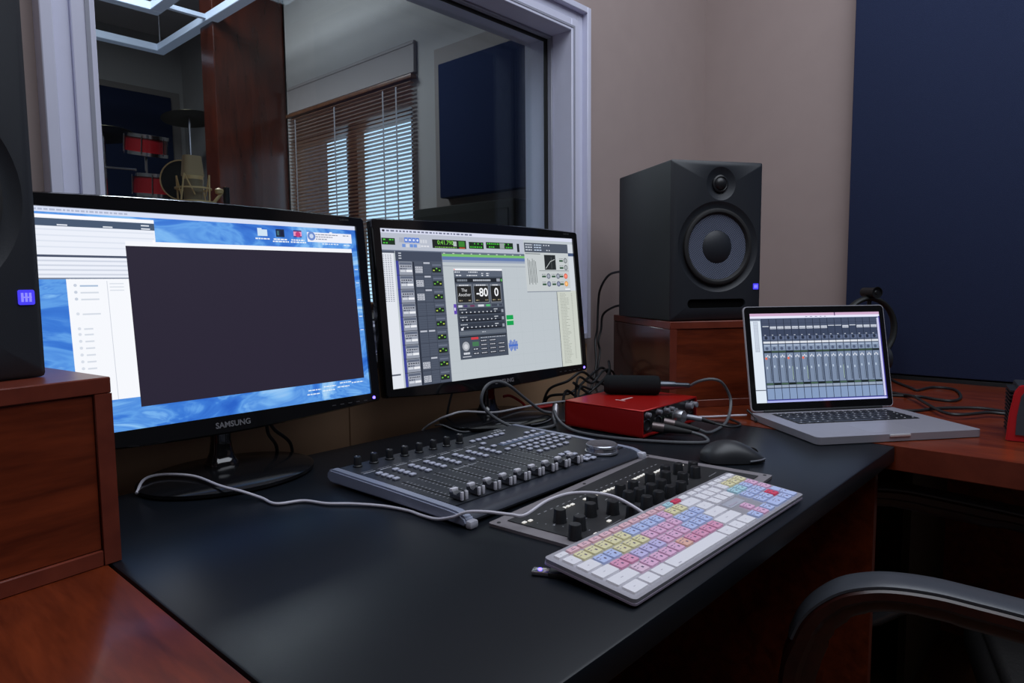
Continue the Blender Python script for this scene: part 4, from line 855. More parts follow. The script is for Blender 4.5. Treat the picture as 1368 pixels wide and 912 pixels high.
# ------------------------------------------------------------------ flat knob controller (console channel unit)
CO = thing('knob_controller', 'flat grey-framed controller with black knobs partly under the white keyboard', 'knob controller', (0.764, -0.724, D), 0.072)
bm = nb(); prism(bm, rrect(0, 0.432, 0.0, 0.222, 0.004, 2), 0.0, 0.004); obj('frame_plate', bm, GREYP, CO)
bm = nb(); box(bm, 0.020, 0.412, 0.016, 0.206, 0.0041, 0.0052, bev=0.0004, seg=1); obj('control_panel', bm, mat('charcoal_panel', (0.016, 0.016, 0.018, 1), 0.5, noise=0.15, bscale=60), CO)
bm = nb()
for x, y in ((0.009, 0.211), (0.216, 0.213), (0.424, 0.213), (0.424, 0.010), (0.009, 0.010)): lathe(bm, [(0.0026, 0), (0.0026, 0.0006)], n=12, M=T(x, y, 0.004))
obj('screw', bm, BLKP, CO)
bm = nb(); lathe(bm, [(0.0092, 0), (0.0090, 0.0015), (0.0084, 0.003), (0.0076, 0.0165), (0.0068, 0.0175)], n=24); q_(bm, -0.0005, 0.0005, 0.002, 0.0066, 0.0176, 1)
kn = obj('control_knob', bm, [BLKP, mat('dim_pointer', (0.10, 0.10, 0.11, 1), 0.5)], CO, loc=(0.055, 0.148, 0.0052))
for p in ((0.098, 0.129), (0.123, 0.110), (0.048, 0.114), (0.021, 0.103), (0.124, 0.143), (0.122, 0.081), (0.194, 0.139), (0.219, 0.132), (0.192, 0.108), (0.221, 0.104), (0.249, 0.102), (0.197, 0.081), (0.168, 0.084), (0.292, 0.116), (0.347, 0.121), (0.322, 0.131), (0.302, 0.093), (0.344, 0.091), (0.257, 0.075), (0.229, 0.079), (0.172, 0.114), (0.270, 0.131), (0.368, 0.105)):
    again(kn, (p[0], p[1], 0.0052))
bm = nb(); box(bm, -0.0034, 0.0034, -0.0024, 0.0024, 0, 0.0018, bev=0.0009)
ld = obj('lit_button', bm, LEDW, CO, loc=(0.025, 0.182, 0.0052))
for p in [(0.035, 0.180)] + [(0.092+k*0.0094, 0.1735-k*0.0006) for k in range(4)] + [(0.150+k*0.0094, 0.1700-k*0.0008) for k in range(10)] + [(0.262+k*0.0094, 0.161) for k in range(6)] + [(0.330+k*0.0094, 0.152) for k in range(4)] + [(0.094, 0.099), (0.046, 0.089), (0.395, 0.136), (0.305, 0.146), (0.247, 0.146)]: again(ld, (p[0], p[1], 0.0052))
bm = nb(); box(bm, -0.0032, 0.0032, -0.0018, 0.0018, 0, 0.0016, bev=0.0006); obj('lit_button', bm, LEDY, CO, loc=(0.088, 0.166, 0.0052), label='amber lit button')
bm = nb()
for k in range(24): q_(bm, 0.060+k*0.0135, 0.066+k*0.0135, 0.186-k*0.0006, 0.1875-k*0.0006, 0.0054)
for k in range(9): q_(bm, 0.034+k*0.006*0.5+0.0, 0.036+k*0.003, 0.168-k*0.011, 0.1696-k*0.011, 0.0054)
for x0, x1, y in ((0.06, 0.09, 0.128), (0.10, 0.135, 0.108), (0.060, 0.110, 0.090), (0.20, 0.23, 0.110), (0.245, 0.275, 0.080), (0.30, 0.33, 0.095), (0.14, 0.17, 0.125), (0.34, 0.36, 0.128), (0.36, 0.39, 0.075)): q_(bm, x0, x1, y, y+0.0008, 0.0054)
for k in range(14): q_(bm, 0.04+k*0.025, 0.047+k*0.025, 0.148-0.001*(k % 3), 0.1492-0.001*(k % 3), 0.0054)
obj('printed_marking', bm, mat('pale_grey_print', (0.30, 0.30, 0.32, 1), 0.6), CO, recalc=False)

# ------------------------------------------------------------------ white colour-coded keyboard
KT = math.atan2(0.010, 0.114)
KB = thing('computer_keyboard', 'white keyboard with pastel colour-coded keys at the front of the black desk', 'keyboard', (0.6811, -0.7642, D), -0.0115)
MK = T(0, 0, 0.0096) @ RX(KT)
bm = nb(); prism(bm, rrect(0, 0.430, 0, 0.1145, 0.005, 4), -0.0045, 0.0, 0, MK, None); obj('keyboard_plate', bm, mat('silver_keyboard_plate', (0.50, 0.49, 0.54, 1), 0.35, metal=0.5), KB)
bm = nb(); prism(bm, rrect(-0.0003, 0.4303, -0.0003, 0.1148, 0.005, 4), -0.0068, -0.0045, 0, MK); obj('keyboard_underside', bm, mat('white_plastic_underside', (0.42, 0.36, 0.46, 1), 0.4), KB)
bm = nb(); cyl(bm, (0.02, 0.098, 0.0052+0.0035), (0.41, 0.098, 0.0052+0.0035), 0.0034, 14); obj('rear_foot', bm, mat('white_plastic_underside', (0.42, 0.36, 0.46, 1), 0.4), KB)
KC = dict(w=(0.80, 0.78, 0.82), y=(0.76, 0.70, 0.42), b=(0.48, 0.56, 0.84), p=(0.76, 0.45, 0.64), r=(0.80, 0.50, 0.55), v=(0.56, 0.51, 0.78), o=(0.80, 0.46, 0.38), R=(0.72, 0.06, 0.13), t=(0.42, 0.66, 0.74), m=(0.74, 0.34, 0.50), q=(0.78, 0.55, 0.68))
KCm = {k: mat('keycap_'+n, (*KC[k], 1), 0.42) for k, n in dict(w='white', y='yellow', b='blue', p='pink', r='salmon', v='violet', o='orange', R='red', t='teal', m='magenta', q='rose').items()}
INK = mat('dark_key_print', (0.12, 0.08, 0.16, 1), 0.6); INK2 = mat('faint_key_print', (0.40, 0.36, 0.44, 1), 0.6)
U = 0.01865; x0k = 0.0065; kc = {}
def akey(name, u, v, w_, h_, c):
    kk = (name, round(w_, 4), round(h_, 4), c); loc = (MK @ Vector((u, v, 0.0)))[:]
    if kk in kc: again(kc[kk], loc); return
    if c == 'w': g = [(-w_*0.12, -0.0004, w_*0.12, 0.0007)] if w_ < 0.05 else [(-w_/2+0.010, -0.005, 0.006, 0.001)]
    elif h_ < 0.012: g = [(-0.0035, -0.0012, 0.007, 0.0008), (-0.002, 0.0012, 0.004, 0.0007)]
    else: g = [(0.0010, -0.0035, 0.0026, 0.0030), (-0.0058, 0.0030, 0.0050, 0.0010), (-0.0058, -0.0008, 0.0030, 0.0009), (0.0018, 0.0036, 0.0032, 0.0009)]
    o = key_mesh(w_, h_, 0.0022, None, g, name, KB, loc, mats=[KCm[c], INK2 if c == 'w' else INK]); o.rotation_euler = (KT, 0, 0); kc[kk] = o
def row(name, x, v, h_, units, cols):
    for un_, c in zip(units, cols):
        akey(name, x+un_*U/2, v, un_*U-0.0026, h_, c); x += un_*U
V = lambda r_: 0.0055+0.0082+r_*0.0187
row('key', x0k, V(0), 0.0162, [1.5, 1.25, 1.5, 6.5, 1.5, 1.25, 1.5], 'wwwwwww')
row('key', x0k, V(1), 0.0162, [2.25]+[1]*10+[2.75], 'w'+'qppp'+'pommm'+'m'+'w')
row('key', x0k, V(2), 0.0162, [1.75]+[1]*11+[2.25], 'w'+'mmvvv'+'pppbb'+'b'+'w')
row('key', x0k, V(3), 0.0162, [1.5]+[1]*12+[1.5], 'w'+'bbyyy'+'pppp'+'bbb'+'w')
row('key', x0k, V(4), 0.0162, [1]*13+[2], 'w'+'yyyyy'+'bbbb'+'pyy'+'w')
FH = 0.0088; VF = V(4)+0.0082+0.0026+FH/2
row('function_key', x0k, VF, FH, [15/14]*14, 'w'+'rrrrrrrrrr'+'tR'+'w')
XN = x0k+15*U+0.0036
row('function_key', XN, VF, FH, [1]*3, 'www'); row('key', XN, V(4), 0.0162, [1]*3, 'www'); row('key', XN, V(3), 0.0162, [1]*3, 'www')
row('key', XN+U, V(1), 0.0162, [1], 'p'); row('key', XN, V(0), 0.0162, [1]*3, 'bpb')
XP = XN+3*U+0.0036
row('function_key', XP, VF, FH, [1]*4, 'wwww'); row('key', XP, V(4), 0.0162, [1]*4, 'wyyy'); row('key', XP, V(3), 0.0162, [1]*4, 'ttbp'); row('key', XP, V(2), 0.0162, [1]*4, 'bbbp')
row('key', XP, V(1), 0.0162, [1]*3, 'bbR'); row('key', XP, V(0), 0.0162, [2, 1], 'bb')
akey('key', XP+3.5*U, (V(0)+V(1))/2, U-0.0026, 0.0162+0.0187, 'b')
bm = nb(); box(bm, XN+0.006, XN+3*U-0.008, V(2)-0.007, V(2)+0.007, 0, 0.0003); box(bm, XN+0.010, XN+0.034, V(2)-0.0035, V(2)-0.001, 0.0003, 0.0005, 1); bmesh.ops.transform(bm, matrix=MK, verts=bm.verts); obj('emblem_plate', bm, [mat('pale_sticker', (0.42, 0.43, 0.50, 1), 0.4), INK2], KB)

# usb dongle with a blue light at the keyboard's near left corner
ud = thing('usb_dongle', 'small usb dongle with a glowing blue light under the left end of the keyboard', 'usb dongle', (0.690, -0.662, D), R(118))
bm = nb(); box(bm, 0.008, 0.026, -0.006, 0.006, 0.001, 0.0055, bev=0.0006); box(bm, 0.026, 0.0265, -0.004, 0.004, 0.002, 0.0045); obj('plug_shell', bm, CHROME, ud)
bm = nb(); box(bm, -0.020, 0.008, -0.0075, 0.0075, 0.0, 0.0060, bev=0.001); obj('dongle_body', bm, BLKP, ud)
bm = nb(); lathe(bm, [(0.0022, 0), (0.0022, 0.0012), (0, 0.002)], n=12, M=T(0.018, 0, 0.0055)); obj('status_light', bm, LEDB, ud, label='glowing blue light')

# ------------------------------------------------------------------ mouse
MO = thing('computer_mouse', 'black wireless mouse between the keyboard and the laptop', 'mouse', (1.252, -0.600, D), R(-47.5))
def mouse_mesh(scale=1.0, z0=0.0):
    bm = nb(); nx_, ny_ = 22, 14; g = []
    for i in range(nx_+1):
        rw = []
        u = i/nx_; x = -0.056 + 0.112*u
        wd = 0.034*math.sqrt(max(0, 1-(2*u-1)**4))*(1-0.12*u); hh = 0.041*(math.sin(PI*min(1, u*0.90+0.08))**0.75)*(1-0.28*u)
        for j in range(ny_+1):
            a_ = PI*j/ny_; yy = math.cos(a_); zz = math.sin(a_)**0.7
            rw.append(bm.verts.new((x*scale, wd*yy*scale, z0+max(0.002, hh*zz))))
        g.append(rw)
    for i in range(nx_):
        for j in range(ny_): bm.faces.new((g[i][j], g[i][j+1], g[i+1][j+1], g[i+1][j]))
        bm.faces.new((g[i][0], g[i+1][0], g[i+1][ny_], g[i][ny_]))
    bmesh.ops.remove_doubles(bm, verts=bm.verts[:], dist=0.0004)
    return bm
bm = mouse_mesh(); obj('shell', bm, mat('soft_black_shell', (0.022, 0.024, 0.028, 1), 0.42), MO)
bm = nb(); tube(bm, [(0.020, -0.0325, 0.006), (0.038, -0.028, 0.007), (0.050, -0.018, 0.007)], 0.0016, 8); obj('side_trim', bm, mat('shiny_grey_trim', (0.35, 0.37, 0.42, 1), 0.15, metal=0.6), MO)
bm = nb(); lathe(bm, [(0.010, -0.003), (0.010, 0.003)], n=24, M=T(0.034, 0, 0.0125) @ RX(PI/2)); obj('scroll_wheel', bm, RUBBER, MO)

# ------------------------------------------------------------------ red audio interface
IF = thing('audio_interface', 'red audio interface with knobs and plugged cables on the black desk', 'audio interface', (1.283, -0.402, D), -0.004)
IW, ID, IH = 0.222, 0.193, 0.0577
bm = nb(); e = 0.0035
for f in (box(bm, 0, IW, 0, ID, IH-e, IH, bev=0.001, seg=1), box(bm, 0, e, 0, ID, 0.004, IH-e), box(bm, IW-e, IW, 0, ID, 0.004, IH-e), box(bm, 0, IW, 0, ID, 0.004, 0.004+e), box(bm, 0, IW, ID-e, ID, 0.004, IH-e)): pass
obj('metal_case', bm, REDM, IF)
bm = nb(); box(bm, e+0.0002, IW-e-0.0002, 0.006, 0.010, 0.0077, IH-e-0.0002); obj('front_plate', bm, mat('black_front_plate', (0.018, 0.018, 0.020, 1), 0.3), IF)
bm = nb()
for x in (0.015, IW-0.015):
    for y in (0.015, ID-0.015): lathe(bm, [(0.008, 0), (0.008, 0.004)], n=14, M=T(x, y, 0))
obj('rubber_foot', bm, RUBBER, IF)
bm = nb(); box(bm, 0.06, 0.065, -0.012, 0.012, 0, 0.0004); box(bm, 0.068, 0.108, -0.003, 0.003, 0, 0.0004); bmesh.ops.transform(bm, matrix=T(0.07, 0.10, IH) @ RZ(0.0) @ T(-0.06, 0, 0), verts=bm.verts)
obj('printed_logo', bm, mat('pale_red_print', (0.62, 0.42, 0.42, 1), 0.5), IF)
def face_lathe(prof, x, z, n=24): 
    bm = nb(); lathe(bm, prof, n=n, M=T(x, 0.006, z) @ RX(PI/2)); return bm
for x in (0.024, 0.066):
    bm = face_lathe([(0.013, 0), (0.013, 0.002), (0.011, 0.0025), (0.011, 0.0005), (0, 0.0005)], x, 0.025); obj('combo_socket', bm, mat('dark_metal_socket', (0.10, 0.10, 0.11, 1), 0.3, metal=0.8), IF)
kb2 = None
for x, z_ in ((0.020, 0.047), (0.062, 0.047), (0.092, 0.046), (0.112, 0.046)):
    bm = face_lathe([(0.0062, 0), (0.0060, 0.003), (0.0048, 0.004), (0.0045, 0.012), (0.0038, 0.0125)], x, z_); obj('gain_knob', bm, SILV, IF)
bm = face_lathe([(0.0165, 0), (0.0165, 0.003), (0.014, 0.004), (0.0135, 0.020), (0.0125, 0.0215), (0.0, 0.0215)], 0.136, 0.027, 32); obj('monitor_knob', bm, mat('silver_volume_knob', (0.42, 0.43, 0.46, 1), 0.25, metal=0.8), IF)
for x in (0.186, 0.207):
    bm = face_lathe([(0.0075, 0), (0.0075, 0.002), (0.0066, 0.003), (0.0063, 0.014), (0.0052, 0.015), (0.0, 0.015)], x, 0.042); obj('headphone_knob', bm, SILV, IF)
for x in (0.170, 0.206):
    bm = face_lathe([(0.0065, 0), (0.0065, 0.002), (0.004, 0.0025), (0.004, 0.0003), (0, 0.0003)], x, 0.020); obj('headphone_socket', bm, mat('dark_metal_socket', (0.10, 0.10, 0.11, 1), 0.3, metal=0.8), IF)
bm = nb()
for k in range(8): box(bm, 0.080+(k % 4)*0.012, 0.083+(k % 4)*0.012, 0.0052, 0.006, 0.030-(k//4)*0.012, 0.032-(k//4)*0.012)
obj('indicator', bm, mat('dim_green_indicator', (0.12, 0.2, 0.12, 1), 0.4), IF)

# foam covered microphone lying on the interface
fmx = thing('foam_microphone', 'small microphone in a black foam windshield lying on the red interface', 'microphone', (1.406, -0.232, D+0.0795), 0)
a0 = Vector((0, 0, 0)); a1 = Vector((0.063, -0.096, 0.0)); dd = (a1-a0).normalized()
Mf = (dd.to_track_quat('Z', 'Y')).to_matrix().to_4x4()
bm = nb(); lathe(bm, [(0.0, -0.006), (0.016, -0.005), (0.0208, 0.001), (0.0213, 0.008), (0.0213, 0.108), (0.0200, 0.115), (0.014, 0.119), (0.0, 0.119)], n=32, M=Mf); obj('windshield', bm, FOAM, fmx)
bm = nb(); lathe(bm, [(0.0095, 0.117), (0.0098, 0.122), (0.0090, 0.150), (0.0070, 0.153), (0.0060, 0.180), (0.0030, 0.184)], n=20, M=Mf); obj('connector', bm, mat('dark_satin_metal', (0.10, 0.11, 0.13, 1), 0.3, metal=0.8), fmx)

# ------------------------------------------------------------------ cables and plugs
def cable(name, pts, r, m, label, cat='cable', group=None, n=8, sm=8):
    bm = nb(); tube(bm, [(x, y, z+D) for x, y, z in pts], r, n, 0, sm); return tag(obj(name, bm, m), label, cat, group)
cable('white_cable', [(0.880, -0.660, 0.0075), (0.874, -0.650, 0.020), (0.865, -0.612, 0.034), (0.838, -0.576, 0.037), (0.804, -0.558, 0.032), (0.763, -0.553, 0.022), (0.752, -0.538, 0.022), (0.738, -0.512, 0.023), (0.7245, -0.490, 0.0215), (0.716, -0.472, 0.013), (0.7125, -0.445, 0.005), (0.7125, -0.415, 0.0027), (0.7125, -0.385, 0.0027), (0.702, -0.345, 0.0027), (0.680, -0.305, 0.0027), (0.656, -0.275, 0.0027), (0.641, -0.239, 0.0027), (0.609, -0.222, 0.0027), (0.606, -0.185, 0.004), (0.590, -0.160, 0.012), (0.575, -0.125, 0.0165), (0.566, -0.057, 0.020), (0.545, -0.01, 0.019), (0.525, 0.003, 0.018), (0.508, -0.008, 0.016), (0.492, -0.030, 0.006)], 0.0021, CWHT, 'white cable running from the keyboard to the left monitor base')
cable('light_grey_cable', [(1.060, 0.012, -0.05), (1.067, 0.008, -0.005), (1.075, -0.03, 0.022), (1.085, -0.06, 0.036), (1.118, -0.07, 0.040), (1.204, -0.075, 0.026), (1.298, -0.06, 0.020), (1.39, -0.06, 0.018), (1.469, -0.06, 0.013), (1.52, -0.04, 0.006)], 0.0024, CLGT, 'light grey cable crossing behind the control surface toward the red interface')
cable('grey_thin_cable', [(1.080, -0.02, 0.010), (1.075, -0.05, 0.015), (1.095, -0.085, 0.003), (1.136, -0.10, 0.003), (1.179, -0.13, 0.014), (1.234, -0.16, 0.006), (1.30, -0.15, 0.003), (1.36, -0.12, 0.003)], 0.0017, CGRY, 'thin grey cable lying below the light grey one behind the control surface')
cable('looped_cable', [(1.335, -0.150, 0.012), (1.328, -0.135, 0.014), (1.297, -0.13, 0.024), (1.244, -0.13, 0.058), (1.195, -0.13, 0.091), (1.155, -0.13, 0.105), (1.125, -0.13, 0.099), (1.110, -0.13, 0.077), (1.117, -0.13, 0.055), (1.140, -0.145, 0.030), (1.165, -0.175, 0.012), (1.205, -0.195, 0.006), (1.255, -0.200, 0.005), (1.285, -0.180, 0.006), (1.305, -0.160, 0.010)], 0.0034, CGRY, 'dark grey cable standing up in a loop under the right monitor')
bm = nb(); cyl(bm, (1.322, -0.150, D+0.004), (1.338, -0.140, D+0.026), 0.0075, 16); cyl(bm, (1.338, -0.140, D+0.026), (1.342, -0.138, D+0.031), 0.0058, 16); tag(obj('cable_plug', bm, mat('grey_metal_plug', (0.30, 0.29, 0.31, 1), 0.35, metal=0.7)), 'grey metal plug at the end of the looped cable beside the interface', 'plug')
cable('red_cable', [(1.318, 0.004, 0.038), (1.335, 0.002, 0.038), (1.350, -0.004, 0.031), (1.371, -0.01, 0.016), (1.380, -0.014, 0.006), (1.40, -0.02, 0.004), (1.46, -0.03, 0.004)], 0.0034, CRED, 'red cable behind the right monitor stand, upper strand')
cable('red_cable', [(1.290, -0.006, 0.004), (1.330, -0.004, 0.004), (1.372, -0.030, 0.004), (1.44, -0.045, 0.004)], 0.0030, CRED, 'red cable lying flat on the desk below the raised red strand')
# plugs and cables of the interface
def xlr(p0, p1, label):
    p0 = Vector(p0)+Vector((0, 0, D)); p1 = Vector(p1)+Vector((0, 0, D)); d = p1-p0
    t = thing('cable_connector', label, 'connector', p0[:])
    bm = nb(); cyl(bm, (0, 0, 0), d*0.30, 0.0095, 20); obj('metal_shell', bm, mat('worn_connector_metal', (0.15, 0.12, 0.12, 1), 0.35, metal=0.7), t)
    bm = nb(); cyl(bm, d*0.30, d, 0.0092, 16, 0, 0.0040); obj('rubber_boot', bm, RUBBER, t)
xlr((1.307, -0.410, 0.024), (1.338, -0.478, 0.017), 'metal-shelled connector in the first input of the red interface')
xlr((1.350, -0.410, 0.026), (1.385, -0.470, 0.013), 'metal-shelled connector in the second input of the red interface')
cable('interface_cable', [(1.338, -0.478, 0.017), (1.350, -0.497, 0.010), (1.343, -0.510, 0.004), (1.322, -0.505, 0.0035), (1.295, -0.470, 0.0035), (1.270, -0.420, 0.0035), (1.252, -0.370, 0.0035), (1.243, -0.310, 0.0035), (1.250, -0.26, 0.0035), (1.258, -0.225, 0.010), (1.262, -0.205, 0.022), (1.272, -0.190, 0.033), (1.285, -0.185, 0.015), (1.31, -0.185, 0.0035), (1.36, -0.17, 0.0035)], 0.0033, CGRY, 'dark grey cable curving around the left side of the red interface')
cable('microphone_cable', [(1.385, -0.470, 0.013), (1.400, -0.480, 0.006), (1.440, -0.478, 0.0035), (1.500, -0.470, 0.006), (1.545, -0.460, 0.020), (1.572, -0.450, 0.045), (1.565, -0.443, 0.070), (1.540, -0.440, 0.090), (1.525, -0.425, 0.0955), (1.513, -0.403, 0.090), (1.508, -0.386, 0.0795)], 0.0033, CGRY, 'dark grey cable looping from the foam microphone down to the interface')
t = thing('jack_plug', 'silver jack plug in the headphone socket of the red interface', 'plug', (1.453, -0.408, D+0.021))
bm = nb(); cyl(bm, (0, 0, 0), (0.008, -0.030, -0.003), 0.006, 16); obj('metal_shell', bm, SILV, t)
bm = nb(); cyl(bm, (0.008, -0.030, -0.003), (0.016, -0.056, -0.010), 0.0050, 14, 0, 0.003); obj('rubber_boot', bm, RUBBER, t)
cable('headphone_cable', [(1.469, -0.464, 0.011), (1.490, -0.490, 0.004), (1.535, -0.490, 0.0025), (1.575, -0.450, 0.0025), (1.60, -0.43, 0.0025)], 0.0022, CBLK, 'thin black cable from the jack plug toward the laptop')
# black strands between the right monitor and the riser
sets = [([(1.775, -0.035, 0.34), (1.80, 0.03, 0.33), (1.82, 0.075, 0.29), (1.83, 0.09, 0.244), (1.825, 0.09, 0.17), (1.815, 0.09, 0.13), (1.776, 0.06, 0.06), (1.73, 0.05, -0.02)], 'black cable hanging from high on the back of the right speaker'),
        ([(1.790, -0.030, 0.245), (1.82, 0.03, 0.235), (1.84, 0.08, 0.21), (1.845, 0.09, 0.165), (1.83, 0.09, 0.13), (1.832, 0.085, 0.101), (1.80, 0.07, 0.055), (1.72, 0.02, 0.012), (1.66, -0.03, 0.004)], 'black cable leaving the right speaker low down and dropping to the desk')]
for p, l in sets: cable('speaker_cable', p, 0.0034, CBLK, l)
bund = [[(1.50, 0.03, -0.04), (1.505, 0.02, 0.010), (1.55, -0.02, 0.020), (1.62, -0.02, 0.048), (1.70, -0.01, 0.070), (1.75, 0.0, 0.050), (1.745, -0.03, 0.012), (1.68, -0.07, 0.004), (1.58, -0.09, 0.004), (1.52, -0.07, 0.004)],
        [(1.49, 0.03, -0.02), (1.51, 0.02, 0.030), (1.55, -0.01, 0.050), (1.60, -0.02, 0.070), (1.66, -0.02, 0.040), (1.71, -0.05, 0.012), (1.66, -0.10, 0.004), (1.57, -0.12, 0.004)],
        [(1.50, -0.08, 0.004), (1.54, -0.09, 0.014), (1.60, -0.10, 0.030), (1.66, -0.09, 0.044), (1.73, -0.06, 0.052), (1.76, -0.03, 0.03), (1.74, -0.02, 0.004)],
        [(1.49, -0.04, 0.004), (1.52, -0.03, 0.030), (1.56, -0.04, 0.010), (1.60, -0.06, 0.030), (1.68, -0.05, 0.060), (1.74, -0.01, 0.085), (1.775, 0.01, 0.05), (1.76, 0.0, 0.004)],
        [(1.54, -0.11, 0.004), (1.58, -0.115, 0.022), (1.63, -0.11, 0.018), (1.70, -0.09, 0.030), (1.74, -0.07, 0.010), (1.70, -0.11, 0.004)],
        [(1.51, -0.06, 0.055), (1.55, -0.055, 0.035), (1.59, -0.065, 0.012), (1.64, -0.085, 0.004), (1.70, -0.09, 0.004)]]
wh = ['topmost black strand of the tangle behind the red interface', 'black strand curving up beside the right monitor edge', 'black strand arching across the middle of the tangle behind the interface', 'black strand reaching highest toward the riser box', 'lowest black strand nearest the red interface back edge', 'short black strand dropping from the right monitor into the tangle']
for p, l in zip(bund, wh): cable('tangled_cable', p, 0.0036, CBLK, l, group='black cables tangled behind the interface')
for k in range(0, 6, 2):
    h_ = 0.018+0.011*k; x_ = 1.50+0.006*k
    cable('tangled_cable', [(x_, -0.085+0.008*k, 0.004), (x_+0.03, -0.075+0.008*k, h_), (x_+0.085, -0.070+0.006*k, h_*0.6+0.004), (x_+0.14, -0.072+0.007*k, h_+0.006), (x_+0.20, -0.062+0.007*k, h_*0.8+0.010), (x_+0.245, -0.045+0.006*k, 0.014), (x_+0.235, -0.075+0.006*k, 0.004)], 0.0032, CBLK, 'thin black strand winding through the middle of the cable tangle', group='black cables tangled behind the interface')
for p, l in (([(0.715, 0.004, 0.085), (0.722, 0.012, 0.05), (0.742, 0.022, 0.020), (0.75, 0.04, -0.03)], 'black cable hanging behind the left monitor, nearer its stand'), ([(0.716, 0.008, 0.088), (0.735, 0.016, 0.055), (0.768, 0.020, 0.022), (0.785, 0.045, -0.03)], 'thicker black cable hanging behind the left monitor, farther from its stand')):
    cable('monitor_cable', p, 0.0030, CBLK, l)
cable('monitor_cable', [(1.150, -0.010, 0.10), (1.148, 0.0, 0.07), (1.146, 0.012, 0.03), (1.15, 0.03, -0.03)], 0.0026, CGRY, 'thin cable hanging beside the right monitor stand')
# behind the laptop
cable('laptop_side_cable', [(2.46, -0.56, 0.004), (2.40, -0.589, 0.004), (2.301, -0.65, 0.004), (2.268, -0.673, 0.004), (2.354, -0.693, 0.004), (2.345, -0.746, 0.004), (2.215, -0.782, 0.004), (2.138, -0.777, 0.004), (2.135, -0.739, 0.004), (2.155, -0.691, 0.004), (2.10, -0.60, 0.004), (2.00, -0.52, 0.004)], 0.0034, CBLK, 'black cable looping on the red wood desk right of the laptop')
cable('laptop_side_cable', [(1.99, -0.925, 0.020), (1.985, -0.905, 0.010), (1.967, -0.871, 0.011), (1.901, -0.832, 0.011), (1.906, -0.799, 0.011), (1.987, -0.754, 0.011), (2.101, -0.697, 0.011), (2.157, -0.656, 0.005), (2.20, -0.60, 0.004)], 0.0036, CBLK, 'black cable leading from the red device to behind the laptop, lower strand')
cable('laptop_side_cable', [(2.03, -0.93, 0.018), (2.04, -0.90, 0.006), (2.055, -0.842, 0.005), (2.002, -0.772, 0.004), (1.93, -0.735, 0.004), (1.90, -0.68, 0.004)], 0.0034, CBLK, 'black cable leading from the red device to behind the laptop, upper strand')
cable('power_cable', [(1.50, -0.30, 0.003), (1.545, -0.38, 0.003), (1.585, -0.425, 0.004), (1.600, -0.452, 0.007), (1.612, -0.470, 0.008)], 0.0024, CWHT, 'white power cable reaching the left side of the laptop')
cable('cable_tie', [(1.580, -0.505, 0.003), (1.600, -0.492, 0.010), (1.602, -0.475, 0.022)], 0.0026, CBLK, 'short black cable end at the rear left corner of the laptop')

# ------------------------------------------------------------------ headphones on a hook stand
HS = thing('headphone_stand', 'slim black stand with a round knob top behind the laptop', 'stand', (2.335, -0.525, D), R(-40))
bm = nb(); lathe(bm, [(0.055, 0), (0.055, 0.008), (0.010, 0.014)], n=32); obj('stand_base', bm, BLKP, HS)
bm = nb(); cyl(bm, (0, 0, 0.012), (0, 0, 0.262), 0.006, 12); obj('stand_pole', bm, BLKP, HS)
bm = nb(); cyl(bm, (0, -0.030, 0.272), (0, 0.025, 0.272), 0.0145, 24); olathe(bm, [(0.0145, 0), (0.0165, 0), (0.0165, 0.005), (0.0145, 0.005)], n=24, M=T(0, -0.030, 0.272) @ RX(PI/2)); lathe(bm, [(0.006, 0), (0.004, 0.002)], n=16, M=T(0, -0.030, 0.272) @ RX(PI/2)); obj('hook_knob', bm, BLKP, HS)
HP = thing('headphones', 'black headphones hanging from the knob stand behind the laptop', 'headphones', (2.335, -0.525, D), R(-40))
bm = nb(); tube(bm, [(0.083*math.sin(t_)-0.0, 0.0, 0.163+0.091*math.cos(t_)) for t_ in [R(-130+k*21.67) for k in range(13)]], 0.0075, 12, smooth=3)
bmesh.ops.scale(bm, vec=(1, 1.5, 1), verts=bm.verts); obj('headband', bm, BLKV, HP)
for sx in (-1, 1):
    bm = nb(); cyl(bm, (sx*0.070, 0, 0.112), (sx*0.052, 0, 0.085), 0.005, 10); obj('size_slider', bm, SILV, HP)
    bm = nb(); lathe(bm, [(0.030, 0), (0.038, 0.004), (0.038, 0.020), (0.030, 0.026)], n=28, M=T(sx*0.036, 0, 0.075) @ RY(sx*PI/2)); obj('ear_cup', bm, BLKM, HP)
    bm = nb(); lathe(bm, [(0.034, 0), (0.037, 0.005), (0.034, 0.014), (0.022, 0.016)], n=28, M=T(sx*0.036, 0, 0.075) @ RY(-sx*PI/2)); obj('ear_pad', bm, RUBBER, HP)

# ------------------------------------------------------------------ red and dark device at the right edge
RDV = thing('red_audio_device', 'red and dark grey device with ribbed side at the right edge of the photo', 'audio device', (1.722, -0.932, D), R(-79))
RDR = mat('red_plastic', (0.50, 0.012, 0.018, 1), 0.3, coat=0.2)
bm = nb(); outl = [(0.0, 0.0), (0.20, 0.0), (0.20, 0.108), (0.018, 0.108), (0.010, 0.095), (0.003, 0.05)]
prism(bm, outl, -0.012, 0.0, 0, RX(PI/2) @ T(0, 0, 0)); bmesh.ops.bevel(bm, geom=bm.edges[:], offset=0.002, segments=2, affect='EDGES', clamp_overlap=True); obj('red_bezel', bm, RDR, RDV)
bm = nb(); prism(bm, [(0.014, 0.014), (0.19, 0.014), (0.19, 0.098), (0.026, 0.098), (0.020, 0.088), (0.015, 0.05)], 0.0, 0.003, 0, RX(PI/2)); obj('dark_face', bm, mat('dark_grey_face', (0.05, 0.06, 0.075, 1), 0.35), RDV)
bm = nb(); box(bm, 0.018, 0.195, 0.0125, 0.13, 0.004, 0.104, bev=0.004); obj('device_body', bm, BLKM, RDV)
bm = nb()
